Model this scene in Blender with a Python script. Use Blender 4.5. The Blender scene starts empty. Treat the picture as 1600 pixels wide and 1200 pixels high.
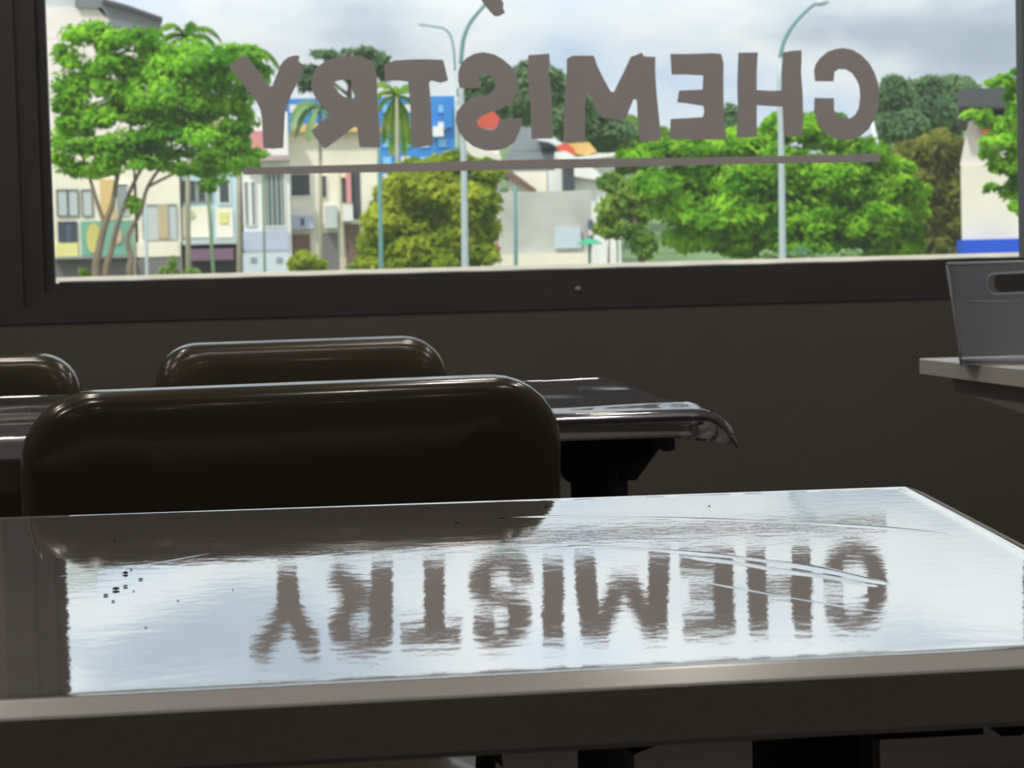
import bpy, bmesh, math, random
import numpy as np
from mathutils import Vector, Matrix
from mathutils.geometry import tessellate_polygon

random.seed(7)
rng = np.random.default_rng(7)
S = bpy.context.scene
C = S.collection
PI = math.pi

# ------------------------------------------------------------------ camera
FPX = 3400.0
YAW = math.atan(0.110)
PITCH = math.atan(180.0 / FPX)
ROLL = 0.0262
TOP = 0.75                      # height of the table tops
EYE = Vector((0, 0, TOP + 0.163))
fwd = Vector((math.sin(YAW) * math.cos(PITCH), math.cos(YAW) * math.cos(PITCH), -math.sin(PITCH)))
rt0 = Vector((math.cos(YAW), -math.sin(YAW), 0))
up0 = rt0.cross(fwd)
rt = rt0 * math.cos(ROLL) - up0 * math.sin(ROLL)
up = rt0 * math.sin(ROLL) + up0 * math.cos(ROLL)
cd = bpy.data.cameras.new('camera')
cam = bpy.data.objects.new('camera', cd)
C.objects.link(cam)
m3 = Matrix((rt, up, -fwd)).transposed()
cam.matrix_world = Matrix.Translation(EYE) @ m3.to_4x4()
cd.sensor_width = 36
cd.sensor_fit = 'HORIZONTAL'
cd.lens = 36 * FPX / 1600
cd.clip_start = 0.05
cd.clip_end = 2000
cd.dof.use_dof = True
cd.dof.focus_distance = 1.55
cd.dof.aperture_fstop = cd.lens / 2.6   # a 2.6 mm wide opening
S.camera = cam

def ray(px, py):
    return (fwd + rt * ((px - 800) / FPX) + up * ((600 - py) / FPX))
def atY(px, py, Y):
    d = ray(px, py)
    return EYE + d * ((Y - EYE.y) / d.y)
def atZ(px, py, Z=TOP):
    d = ray(px, py)
    return EYE + d * ((Z - EYE.z) / d.z)

# ------------------------------------------------------------------ world, sun, exposure
w = bpy.data.worlds.new('sky')
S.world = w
w.use_nodes = True
nt = w.node_tree
nt.nodes.clear()
def N(nt, t, **k):
    n = nt.nodes.new(t)
    for a, b in k.items():
        setattr(n, a, b)
    return n
out = N(nt, 'ShaderNodeOutputWorld')
bg = N(nt, 'ShaderNodeBackground')
bg.inputs['Strength'].default_value = 1.0
tc = N(nt, 'ShaderNodeTexCoord')
mp = N(nt, 'ShaderNodeMapping')
mp.inputs['Scale'].default_value = (1, 1, 2.6)
mp.inputs['Location'].default_value = (3.1, 0.4, 1.7)
nz = N(nt, 'ShaderNodeTexNoise')
nz.inputs['Scale'].default_value = 5.5
nz.inputs['Detail'].default_value = 7
nz.inputs['Roughness'].default_value = 0.5
cr = N(nt, 'ShaderNodeValToRGB')
e = cr.color_ramp.elements
e[0].position = 0.30; e[0].color = (0.52, 0.71, 0.98, 1)
e[1].position = 0.68; e[1].color = (0.46, 0.56, 0.66, 1)
k = cr.color_ramp.elements.new(0.40); k.color = (0.78, 0.89, 1.0, 1)
k = cr.color_ramp.elements.new(0.47); k.color = (0.93, 0.97, 1.0, 1)
k = cr.color_ramp.elements.new(0.54); k.color = (0.79, 0.87, 0.93, 1)
k = cr.color_ramp.elements.new(0.61); k.color = (0.56, 0.66, 0.76, 1)
nt.links.new(tc.outputs['Generated'], mp.inputs['Vector'])
nt.links.new(mp.outputs['Vector'], nz.inputs['Vector'])
nt.links.new(nz.outputs['Fac'], cr.inputs['Fac'])
nt.links.new(cr.outputs['Color'], bg.inputs['Color'])
# sky strength rises with elevation, added to brighten the table top reflection
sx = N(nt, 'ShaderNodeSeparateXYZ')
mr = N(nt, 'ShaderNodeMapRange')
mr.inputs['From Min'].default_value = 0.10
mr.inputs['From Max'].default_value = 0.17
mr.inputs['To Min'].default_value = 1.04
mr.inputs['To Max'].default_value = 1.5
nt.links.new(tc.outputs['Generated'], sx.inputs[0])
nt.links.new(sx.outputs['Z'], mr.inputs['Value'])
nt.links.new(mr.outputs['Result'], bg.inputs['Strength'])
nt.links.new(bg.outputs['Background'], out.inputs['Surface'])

sd = bpy.data.lights.new('sun', 'SUN')
sd.energy = 2.7
sd.angle = math.radians(2.5)
sd.color = (1.0, 0.95, 0.86)
sun = bpy.data.objects.new('sun', sd)
C.objects.link(sun)
sun.rotation_euler = Vector((0.45, 0.62, -0.95)).to_track_quat('-Z', 'Y').to_euler()
S.view_settings.view_transform = 'Standard'
S.view_settings.look = 'None'
S.view_settings.gamma = 1
S.view_settings.use_curve_mapping = False
S.view_settings.exposure = 0.0
S.cycles.use_denoising = True
S.cycles.max_bounces = 8
S.cycles.transparent_max_bounces = 24
S.cycles.sample_clamp_indirect = 6

# ------------------------------------------------------------------ materials
def lin(c):
    return tuple((x / 255 / 12.92 if x / 255 <= 0.04045 else ((x / 255 + 0.055) / 1.055) ** 2.4) for x in c)
MC = {}
def mat(name, rgb, rough=0.6, metal=0.0, var=0.08, vscale=6.0, bump=0.0, bscale=40.0, spec=0.5, coat=0.0, ior=1.5):
    """rgb is the surface's own colour (sRGB 0-255); a little procedural variation on it."""
    if name in MC:
        return MC[name]
    m = bpy.data.materials.new(name)
    m.use_nodes = True
    t = m.node_tree
    b = t.nodes['Principled BSDF']
    c = lin(rgb)
    b.inputs['Roughness'].default_value = rough
    b.inputs['Metallic'].default_value = metal
    b.inputs['Specular IOR Level'].default_value = spec
    b.inputs['IOR'].default_value = ior
    b.inputs['Coat Weight'].default_value = coat
    b.inputs['Coat Roughness'].default_value = 0.03
    tcn = N(t, 'ShaderNodeTexCoord')
    n = N(t, 'ShaderNodeTexNoise')
    n.inputs['Scale'].default_value = vscale
    n.inputs['Detail'].default_value = 4
    r = N(t, 'ShaderNodeValToRGB')
    r.color_ramp.elements[0].position = 0.3
    r.color_ramp.elements[1].position = 0.7
    r.color_ramp.elements[0].color = tuple(x * (1 - var) for x in c) + (1,)
    r.color_ramp.elements[1].color = tuple(min(1, x * (1 + var)) for x in c) + (1,)
    t.links.new(tcn.outputs['Object'], n.inputs['Vector'])
    t.links.new(n.outputs['Fac'], r.inputs['Fac'])
    t.links.new(r.outputs['Color'], b.inputs['Base Color'])
    if bump:
        n2 = N(t, 'ShaderNodeTexNoise')
        n2.inputs['Scale'].default_value = bscale
        n2.inputs['Detail'].default_value = 5
        bp = N(t, 'ShaderNodeBump')
        bp.inputs['Strength'].default_value = 1
        bp.inputs['Distance'].default_value = bump
        t.links.new(tcn.outputs['Object'], n2.inputs['Vector'])
        t.links.new(n2.outputs['Fac'], bp.inputs['Height'])
        t.links.new(bp.outputs['Normal'], b.inputs['Normal'])
    MC[name] = m
    return m

def leaf_mat(name, dark, light, scale, trans=0.45):
    m = bpy.data.materials.new(name)
    m.use_nodes = True
    t = m.node_tree
    t.nodes.clear()
    o = N(t, 'ShaderNodeOutputMaterial')
    tcn = N(t, 'ShaderNodeTexCoord')
    n = N(t, 'ShaderNodeTexNoise')
    n.inputs['Scale'].default_value = scale
    n.inputs['Detail'].default_value = 3
    r = N(t, 'ShaderNodeValToRGB')
    r.color_ramp.elements[0].position = 0.38
    r.color_ramp.elements[1].position = 0.62
    r.color_ramp.elements[0].color = lin(dark) + (1,)
    r.color_ramp.elements[1].color = lin(light) + (1,)
    d = N(t, 'ShaderNodeBsdfDiffuse')
    tr = N(t, 'ShaderNodeBsdfTranslucent')
    mx = N(t, 'ShaderNodeMixShader')
    mx.inputs[0].default_value = trans
    t.links.new(tcn.outputs['Object'], n.inputs['Vector'])
    t.links.new(n.outputs['Fac'], r.inputs['Fac'])
    t.links.new(r.outputs['Color'], d.inputs['Color'])
    t.links.new(r.outputs['Color'], tr.inputs['Color'])
    t.links.new(d.outputs[0], mx.inputs[1])
    t.links.new(tr.outputs[0], mx.inputs[2])
    t.links.new(mx.outputs[0], o.inputs['Surface'])
    return m

def clear_mat(name, tint, gloss_rough, ior, haze=0.0, hazecol=(0.6, 0.6, 0.62)):
    """thin clear sheet: transparent with a Fresnel reflection and an optional faint milky part"""
    m = bpy.data.materials.new(name)
    m.use_nodes = True
    t = m.node_tree
    t.nodes.clear()
    o = N(t, 'ShaderNodeOutputMaterial')
    tp = N(t, 'ShaderNodeBsdfTransparent')
    tp.inputs['Color'].default_value = tuple(tint) + (1,)
    g = N(t, 'ShaderNodeBsdfGlossy')
    g.inputs['Roughness'].default_value = gloss_rough
    fr = N(t, 'ShaderNodeFresnel')
    fr.inputs['IOR'].default_value = ior
    mx = N(t, 'ShaderNodeMixShader')
    base = tp
    if haze > 0:
        d = N(t, 'ShaderNodeBsdfDiffuse')
        d.inputs['Color'].default_value = hazecol + (1,)
        tl = N(t, 'ShaderNodeBsdfTranslucent')
        tl.inputs['Color'].default_value = hazecol + (1,)
        ad = N(t, 'ShaderNodeMixShader')
        ad.inputs[0].default_value = 0.5
        t.links.new(d.outputs[0], ad.inputs[1])
        t.links.new(tl.outputs[0], ad.inputs[2])
        h = N(t, 'ShaderNodeMixShader')
        h.inputs[0].default_value = haze
        t.links.new(tp.outputs[0], h.inputs[1])
        t.links.new(ad.outputs[0], h.inputs[2])
        base = h
    t.links.new(fr.outputs[0], mx.inputs[0])
    t.links.new(base.outputs[0], mx.inputs[1])
    t.links.new(g.outputs[0], mx.inputs[2])
    t.links.new(mx.outputs[0], o.inputs['Surface'])
    return m

# ------------------------------------------------------------------ object helpers
def tag(o, label=None, cat=None, group=None, kind=None):
    if label: o['label'] = label
    if cat: o['category'] = cat
    if group: o['group'] = group
    if kind: o['kind'] = kind
    return o
def empty(name, loc=(0, 0, 0), rz=0.0, label=None, cat=None, group=None, kind=None):
    o = bpy.data.objects.new(name, None)
    C.objects.link(o)
    o.location = loc
    o.rotation_euler = (0, 0, rz)
    o.empty_display_size = 0.1
    return tag(o, label, cat, group, kind)
def obj(name, bm, m, parent=None, smooth=False):
    me = bpy.data.meshes.new(name)
    bmesh.ops.recalc_face_normals(bm, faces=bm.faces)
    bm.to_mesh(me)
    bm.free()
    me.materials.append(m)
    if smooth:
        for p in me.polygons: p.use_smooth = True
    o = bpy.data.objects.new(name, me)
    C.objects.link(o)
    if parent is not None:
        o.parent = parent
        # geometry is written in world coordinates unless the parent stands at the origin frame
    return o
def raw(name, verts, faces, m, parent=None, smooth=False):
    me = bpy.data.meshes.new(name)
    me.from_pydata([tuple(v) for v in verts], [], [tuple(f) for f in faces])
    me.materials.append(m)
    if smooth:
        for p in me.polygons: p.use_smooth = True
    o = bpy.data.objects.new(name, me)
    C.objects.link(o)
    if parent is not None: o.parent = parent
    return o
def box(bm, x0, x1, y0, y1, z0, z1, bev=0.0):
    vs = [bm.verts.new((x, y, z)) for x in (x0, x1) for y in (y0, y1) for z in (z0, z1)]
    fs = [(0, 1, 3, 2), (4, 6, 7, 5), (0, 4, 5, 1), (2, 3, 7, 6), (0, 2, 6, 4), (1, 5, 7, 3)]
    nf = [bm.faces.new([vs[i] for i in f]) for f in fs]
    if bev > 0:
        es = list({e for f in nf for e in f.edges})
        bmesh.ops.bevel(bm, geom=es, offset=bev, segments=2, affect='EDGES')
def boxobj(name, x0, x1, y0, y1, z0, z1, m, parent=None, bev=0.0, off=(0, 0, 0)):
    bm = bmesh.new()
    box(bm, x0 - off[0], x1 - off[0], y0 - off[1], y1 - off[1], z0 - off[2], z1 - off[2], bev)
    return obj(name, bm, m, parent)
def tube(bm, pts, radii, seg=10, cap=True):
    pts = [Vector(p) for p in pts]
    rings = []
    prev = None
    for i, p in enumerate(pts):
        a = pts[max(0, i - 1)]
        b = pts[min(len(pts) - 1, i + 1)]
        d = (b - a).normalized()
        if prev is None:
            u = d.orthogonal().normalized()
        else:
            u = (prev - d * prev.dot(d)).normalized()
        prev = u
        v = d.cross(u)
        r = radii[i] if hasattr(radii, '__len__') else radii
        rings.append([bm.verts.new(p + (u * math.cos(2 * PI * k / seg) + v * math.sin(2 * PI * k / seg)) * r) for k in range(seg)])
    for i in range(len(rings) - 1):
        for k in range(seg):
            bm.faces.new((rings[i][k], rings[i][(k + 1) % seg], rings[i + 1][(k + 1) % seg], rings[i + 1][k]))
    if cap:
        bm.faces.new(rings[0][::-1])
        bm.faces.new(rings[-1])
def smoothpath(P, n=6):
    P = [Vector(p) for p in P]
    Q = []
    for i in range(len(P) - 1):
        p0 = P[max(0, i - 1)]; p1 = P[i]; p2 = P[i + 1]; p3 = P[min(len(P) - 1, i + 2)]
        for k in range(n):
            t = k / n
            Q.append(0.5 * ((2 * p1) + (p2 - p0) * t + (2 * p0 - 5 * p1 + 4 * p2 - p3) * t * t + (3 * p1 - p0 - 3 * p2 + p3) * t ** 3))
    Q.append(P[-1])
    return Q
def prism_mesh(loops, dvec, origin=Vector((0, 0, 0))):
    """planar outline(s) of 3-D points (first outer, then holes) pulled along dvec into a solid"""
    loops = [[Vector(p) - origin for p in L] for L in loops]
    flat = [p for L in loops for p in L]
    tris = tessellate_polygon(loops)
    n = len(flat)
    dv = Vector(dvec)
    verts = flat + [p + dv for p in flat]
    faces = [tuple(t) for t in tris] + [tuple(n + i for i in t[::-1]) for t in tris]
    b = 0
    for L in loops:
        k = len(L)
        for i in range(k):
            j = (i + 1) % k
            faces.append((b + i, b + j, n + b + j, n + b + i))
        b += k
    bm = bmesh.new()
    vs = [bm.verts.new(v) for v in verts]
    for f in faces:
        try: bm.faces.new([vs[i] for i in f])
        except ValueError: pass
    return bm

# ------------------------------------------------------------------ the room
WY = atZ(450, 563).y            # inner face of the window wall
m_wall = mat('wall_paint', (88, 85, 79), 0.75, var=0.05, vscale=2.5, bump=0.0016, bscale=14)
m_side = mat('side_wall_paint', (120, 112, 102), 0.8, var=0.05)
m_ceil = mat('ceiling_paint', (150, 145, 138), 0.85, var=0.03)
m_floor = mat('floor_tiles', (62, 58, 60), 0.45, var=0.1, vscale=3)
m_alu = mat('dark_aluminium', (66, 66, 67), 0.55, var=0.05, spec=0.3)
m_seal = mat('pale_sealant', (190, 186, 176), 0.5)
GL = WY + 0.07                  # plane of the glass
# glass opening, from the photo
gx0 = atY(80, 220, GL).x
gx1 = atY(1597, 200, GL).x
gz0 = atY(800, 424, GL).z
gz1 = gz0 + 1.45
RX0, RX1, RY0 = -3.2, 2.6, -4.5
CEIL = 2.9
TH = 0.20
fr = 0.055                      # frame face width
ox0, ox1, oz0, oz1 = gx0 - fr, gx1 + fr, gz0 - 0.045, gz1 + fr
bm = bmesh.new()
L = [Vector((RX0 - TH, WY, -0.3)), Vector((RX1 + TH, WY, -0.3)), Vector((RX1 + TH, WY, CEIL + 0.2)), Vector((RX0 - TH, WY, CEIL + 0.2))]
H = [Vector((ox0, WY, oz0)), Vector((ox0, WY, oz1)), Vector((ox1, WY, oz1)), Vector((ox1, WY, oz0))]
bm.free()
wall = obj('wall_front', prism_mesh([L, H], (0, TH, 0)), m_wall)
tag(wall, kind='structure')
for nm, a in (('wall_left', (RX0 - TH, RX0, RY0 - TH, WY, -0.3, CEIL + 0.2)), ('wall_right', (RX1, RX1 + TH, RY0 - TH, WY, -0.3, CEIL + 0.2)),
              ('wall_back', (RX0, RX1, RY0 - TH, RY0, -0.3, CEIL + 0.2))):
    tag(boxobj(nm, *a, m_side), kind='structure')
tag(boxobj('floor', RX0, RX1, RY0, WY, -0.1, 0.0, m_floor), kind='structure')
tag(boxobj('ceiling', RX0, RX1, RY0, WY, CEIL, CEIL + 0.1, m_ceil), kind='structure')

# window: frame with outer rim, inner bead, glass and the little screw cap
win = empty('window_1', (gx0, WY, gz0), kind='structure')
wo = Vector((gx0, WY, gz0))
def frame_ring(name, a0, a1, b0, b1, wl, wr, wb, wt, y0, y1, m):
    """ring between an outer rectangle and its inset"""
    Lo = [Vector((a0, y0, b0)), Vector((a1, y0, b0)), Vector((a1, y0, b1)), Vector((a0, y0, b1))]
    Hi = [Vector((a0 + wl, y0, b0 + wb)), Vector((a0 + wl, y0, b1 - wt)), Vector((a1 - wr, y0, b1 - wt)), Vector((a1 - wr, y0, b0 + wb))]
    bmm = prism_mesh([Lo, Hi], (0, y1 - y0, 0), wo)
    return obj(name, bmm, m, win)
frame_ring('window_frame', ox0, ox1, oz0, oz1, fr - 0.018, fr - 0.018, 0.028, fr - 0.018, WY + 0.012, WY + 0.15, m_alu)
frame_ring('window_bead', gx0 - 0.018, gx1 + 0.018, gz0 - 0.017, gz1 + 0.018, 0.018, 0.018, 0.017, 0.018, WY + 0.035, WY + 0.062, m_alu)
frame_ring('architrave', ox0 - 0.055, ox1 + 0.055, oz0 - 0.03, oz1 + 0.055, 0.055, 0.055, 0.03, 0.055, WY - 0.002, WY + 0.006, m_alu)
m_glass = clear_mat('window_glass', (0.955, 0.965, 0.96), 0.0, 1.35, haze=0.045, hazecol=(0.85, 0.85, 0.85))
boxobj('glass_pane', gx0 - 0.012, gx1 + 0.012, GL, GL + 0.006, gz0 - 0.012, gz1 + 0.012, m_glass, win, off=wo)
# uneven sealant bead outside along the bottom and the left corner
bm = bmesh.new()
pts = []
for i in range(41):
    x = gx0 + 0.004 + (gx1 - gx0 - 0.008) * i / 40
    pts.append(Vector((x, GL + 0.014, gz0 + 0.001 + 0.0006 * math.sin(i * 1.7))) - wo)
tube(bm, pts, 0.0022, 8)
obj('sealant_bead', bm, m_seal, win, True)
bm = bmesh.new()
sc = atY(903, 452, WY + 0.010) - wo
tube(bm, [sc + Vector((0, 0.004, 0)), sc, sc + Vector((0, -0.003, 0))], [0.006, 0.006, 0.003], 12)
tag(obj('screw_cap', bm, mat('cap_grey', (140, 138, 130), 0.6), win, True), 'small pale screw cap')

# ------------------------------------------------------------------ lettering on the glass
def vinyl():
    m = bpy.data.materials.new('letter_vinyl')
    m.use_nodes = True
    t = m.node_tree
    t.nodes.clear()
    o = N(t, 'ShaderNodeOutputMaterial')
    d = N(t, 'ShaderNodeBsdfDiffuse'); d.inputs['Color'].default_value = (0.42, 0.36, 0.35, 1)
    tl = N(t, 'ShaderNodeBsdfTranslucent')
    n = N(t, 'ShaderNodeTexNoise'); n.inputs['Scale'].default_value = 9
    tcn = N(t, 'ShaderNodeTexCoord')
    r = N(t, 'ShaderNodeValToRGB')
    r.color_ramp.elements[0].color = (0.42, 0.345, 0.34, 1)
    r.color_ramp.elements[1].color = (0.46, 0.38, 0.375, 1)
    t.links.new(tcn.outputs['Object'], n.inputs['Vector'])
    t.links.new(n.outputs['Fac'], r.inputs['Fac'])
    t.links.new(r.outputs[0], tl.inputs['Color'])
    mx = N(t, 'ShaderNodeMixShader'); mx.inputs[0].default_value = 0.72
    t.links.new(d.outputs[0], mx.inputs[1]); t.links.new(tl.outputs[0], mx.inputs[2])
    t.links.new(mx.outputs[0], o.inputs['Surface'])
    return m
m_vinyl = vinyl()
Z1 = (350, 70, 5.715); Z2 = (590, 70, 5.715); Z3 = (840, 60, 5.161); Z4 = (1130, 60, 5.715); Z5 = (750, 0, 2.727); Z0 = (0, 0, 1)
letters = [
 ('letter_y', Z1, [[(45,205),(95,150),(150,105),(205,100),(240,150),(300,225),(350,290),(385,345),(410,370),(430,370),(445,330),(475,260),(500,190),(530,145),(575,110),(630,95),(668,95),(675,115),(665,145),(695,170),(710,205),(700,250),(670,310),(640,370),(600,450),(565,540),(545,600),(540,700),(532,850),(530,920),(430,930),(350,920),(345,800),(340,680),(325,580),(290,510),(230,430),(170,350),(100,265)]]),
 ('letter_r', Z1, [[(1010,110),(1120,98),(1220,105),(1300,135),(1350,190),(1365,280),(1370,450),(1380,650),(1395,800),(1395,918),(1210,915),(1200,830),(1190,740),(1165,730),(1120,765),(1040,830),(960,885),(920,920),(890,922),(850,870),(775,770),(830,725),(900,665),(945,620),(900,570),(840,510),(800,445),(775,370),(785,290),(810,220),(870,170),(940,130)],
                  [(1135,315),(1060,312),(1000,325),(972,350),(985,385),(1030,430),(1075,465),(1160,485),(1165,455),(1145,400)]]),
 ('letter_t', Z2, [[(60,180),(110,155),(150,140),(300,130),(450,128),(585,135),(605,210),(630,320),(560,340),(480,320),(460,335),(470,450),(480,600),(485,750),(500,895),(430,905),(330,920),(305,920),(300,800),(295,600),(285,450),(272,330),(200,320),(65,320)]]),
 ('letter_s', Z2, [[(940,65),(1040,85),(1120,130),(1190,190),(1240,270),(1260,370),(1240,450),(1190,520),(1110,570),(1010,600),(930,635),(890,680),(890,710),(930,745),(990,765),(1040,760),(1070,730),(1085,665),(1290,655),(1285,720),(1260,790),(1220,870),(1150,920),(1060,945),(960,945),(860,910),(780,850),(720,770),(695,680),(705,600),(760,530),(820,480),(900,455),(980,445),(1030,410),(1050,360),(1040,310),(1000,270),(950,255),(910,280),(905,320),(925,345),(920,385),(840,390),(735,388),(718,320),(718,250),(740,180),(790,120),(860,80)]]),
 ('letter_i', Z5, [[(205,235),(295,228),(298,270),(292,300),(305,400),(310,590),(220,592),(215,450),(205,350)]]),
 ('letter_m', Z3, [[(235,165),(280,140),(370,138),(455,140),(480,220),(530,320),(590,430),(615,432),(650,360),(700,260),(750,150),(840,115),(860,145),(950,150),(948,260),(960,450),(980,640),(995,825),(820,830),(810,700),(800,500),(775,490),(745,560),(710,650),(640,655),(520,640),(480,600),(455,520),(400,420),(385,520),(385,700),(380,835),(210,830),(212,600),(225,400),(235,250)]]),
 ('letter_e', Z3, [[(1070,125),(1240,125),(1410,118),(1480,125),(1500,200),(1498,300),(1500,500),(1505,700),(1525,815),(1300,818),(1065,812),(1072,650),(1160,645),(1330,635),(1345,590),(1335,545),(1210,525),(1125,515),(1140,420),(1330,412),(1335,300),(1200,292),(1080,292)]]),
 ('letter_h', Z4, [[(135,128),(310,125),(305,200),(300,300),(300,460),(420,468),(520,465),(520,300),(535,125),(620,110),(700,105),(700,200),(695,300),(710,500),(715,700),(705,870),(620,880),(540,875),(530,610),(420,605),(300,597),(300,750),(305,880),(200,885),(120,880),(130,650),(125,400)]]),
 ('letter_c', Z4, [[(985,385),(820,382),(810,300),(820,240),(860,180),(930,120),(1000,95),(1070,85),(1150,100),(1230,145),(1300,215),(1350,300),(1380,390),(1395,500),(1385,610),(1350,720),(1300,810),(1230,870),(1150,905),(1070,915),(980,890),(900,840),(840,750),(810,650),(815,530),(990,535),(990,640),(1020,685),(1070,700),(1130,715),(1180,680),(1210,620),(1222,520),(1215,430),(1190,370),(1150,310),(1090,275),(1030,275),(995,300)]]),
 ('underline', Z0, [[(380,262),(490,259),(600,256),(725,252),(850,249),(1000,247),(1100,246),(1240,243),(1375,240),(1376,253),(1240,255),(1100,258),(1000,260),(850,264),(725,267),(600,269),(490,271),(380,273)]]),
 ('emblem', Z0, [[(752,0),(757,8),(765,18),(772,25),(778,26),(784,23),(789,20),(786,12),(787,5),(784,1),(788,-8),(780,-22),(768,-26),(756,-18),(748,-8)]]),
]
LY = GL - 0.0015
sign_o = atY(875, 250, LY)
sign = empty('window_sign', sign_o, label='grey brown vinyl lettering reading CHEMISTRY backwards across the window glass', cat='window sign')
for nm, (zx, zy, zs), loops in letters:
    P = [[atY(zx + a / zs, zy + b / zs, LY) for a, b in Lp] for Lp in loops]
    flat = [p - sign_o for Lp in P for p in Lp]
    raw(nm, flat, tessellate_polygon([[p - sign_o for p in Lp] for Lp in P]), m_vinyl, sign)   # vinyl film is a single thin sheet stuck to the pane

# ------------------------------------------------------------------ table tops
def table_mat(name, base, rough, wav, ior=1.7, coat=0.6):
    m = bpy.data.materials.new(name)
    m.use_nodes = True
    t = m.node_tree
    b = t.nodes['Principled BSDF']
    b.inputs['Roughness'].default_value = rough
    b.inputs['IOR'].default_value = ior
    b.inputs['Coat Weight'].default_value = coat
    b.inputs['Coat Roughness'].default_value = 0.012
    b.inputs['Coat IOR'].default_value = 2.3
    tcn = N(t, 'ShaderNodeTexCoord')
    n = N(t, 'ShaderNodeTexNoise'); n.inputs['Scale'].default_value = 5; n.inputs['Detail'].default_value = 6
    r = N(t, 'ShaderNodeValToRGB')
    c = lin(base)
    r.color_ramp.elements[0].position = 0.3; r.color_ramp.elements[1].position = 0.75
    r.color_ramp.elements[0].color = tuple(x * 0.88 for x in c) + (1,)
    r.color_ramp.elements[1].color = tuple(min(1, x * 1.08) for x in c) + (1,)
    t.links.new(tcn.outputs['Object'], n.inputs['Vector'])
    t.links.new(n.outputs['Fac'], r.inputs['Fac'])
    t.links.new(r.outputs[0], b.inputs['Base Color'])
    n1 = N(t, 'ShaderNodeTexNoise'); n1.inputs['Scale'].default_value = 55; n1.inputs['Detail'].default_value = 3
    n2 = N(t, 'ShaderNodeTexNoise'); n2.inputs['Scale'].default_value = 420; n2.inputs['Detail'].default_value = 2
    b1 = N(t, 'ShaderNodeBump'); b1.inputs['Distance'].default_value = wav; b1.inputs['Strength'].default_value = 1
    b2 = N(t, 'ShaderNodeBump'); b2.inputs['Distance'].default_value = wav * 0.10; b2.inputs['Strength'].default_value = 1
    t.links.new(tcn.outputs['Object'], n1.inputs['Vector'])
    t.links.new(tcn.outputs['Object'], n2.inputs['Vector'])
    t.links.new(n1.outputs['Fac'], b1.inputs['Height'])
    t.links.new(n2.outputs['Fac'], b2.inputs['Height'])
    t.links.new(b1.outputs[0], b2.inputs['Normal'])
    t.links.new(b2.outputs[0], b.inputs['Normal'])
    t.links.new(b2.outputs[0], b.inputs['Coat Normal'])
    return m
m_top = table_mat('glossy_table_laminate', (140, 135, 132), 0.04, 0.00007, 2.8, 1.0)
m_top2 = table_mat('duller_table_laminate', (176, 178, 186), 0.15, 0.00015, 2.0, 1.0)
m_counter = mat('counter_laminate', (200, 198, 190), 0.3, var=0.04)
m_steel = mat('black_steel', (34, 34, 38), 0.5, var=0.05)

def inset_poly(P, d):
    """inset a convex polygon (2-D, counter-clockwise) by d"""
    n = len(P); out = []
    for i in range(n):
        a = P[i - 1]; b = P[i]; c = P[(i + 1) % n]
        e1 = (b - a).normalized(); e2 = (c - b).normalized()
        n1 = Vector((-e1.y, e1.x)); n2 = Vector((-e2.y, e2.x))
        bis = (n1 + n2); bis = bis / max(0.2, bis.length_squared) * 2.0
        out.append(b + bis * d)
    return out
def round_poly(P, R, seg=5):
    n = len(P); out = []
    for i in range(n):
        a = P[i - 1]; b = P[i]; c = P[(i + 1) % n]
        d1 = (a - b).normalized(); d2 = (c - b).normalized()
        for k in range(seg + 1):
            t = k / seg
            p = b + d1 * R * (1 - t) ** 2 + d2 * R * t ** 2
            out.append(p)
    return out
def slab(corners, thick, prof, R=0.012):
    """table top: rings following an edge profile [(inset, dz)] from the top centre outwards and down"""
    P0 = [Vector((c[0], c[1])) for c in corners]
    P = round_poly(P0, R)
    bm = bmesh.new()
    rings = []
    for ins, dz in prof:
        Q = round_poly(inset_poly(P0, ins), max(0.002, R - ins))
        rings.append([bm.verts.new((q.x, q.y, dz)) for q in Q])
    n = len(P)
    bm.faces.new(rings[0])
    for a, b in zip(rings, rings[1:]):
        for i in range(n):
            bm.faces.new((a[i], b[i], b[(i + 1) % n], a[(i + 1) % n]))
    bm.faces.new(rings[-1][::-1])
    return bm
def band(corners, prof, R):
    P0 = [Vector((c[0], c[1])) for c in corners]
    bm = bmesh.new(); rings = []
    for ins, dz in prof:
        rings.append([bm.verts.new((q.x, q.y, dz)) for q in round_poly(inset_poly(P0, ins), max(0.002, R - ins))])
    n = len(rings[0])
    for a, b in zip(rings, rings[1:]):
        for i in range(n): bm.faces.new((a[i], b[i], b[(i + 1) % n], a[(i + 1) % n]))
    return bm
def edge_profile(thick, lip, r):
    pr = [(0.034, 0.0), (0.026, 0.0), (0.0235, lip * 0.05), (0.021, lip * 0.3), (0.0185, lip * 0.75), (0.0165, lip * 0.97), (0.0145, lip), (0.012, lip * 0.97), (0.0095, lip * 0.85)]
    z0 = lip * 0.85
    for k in range(1, 9):
        a = k / 8 * PI / 2
        pr.append((0.0095 - 0.0095 * math.sin(a), z0 - r * (1 - math.cos(a))))
    pr += [(0.0, -thick + 0.003), (0.002, -thick + 0.0005), (0.004, -thick)]
    return pr

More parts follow.
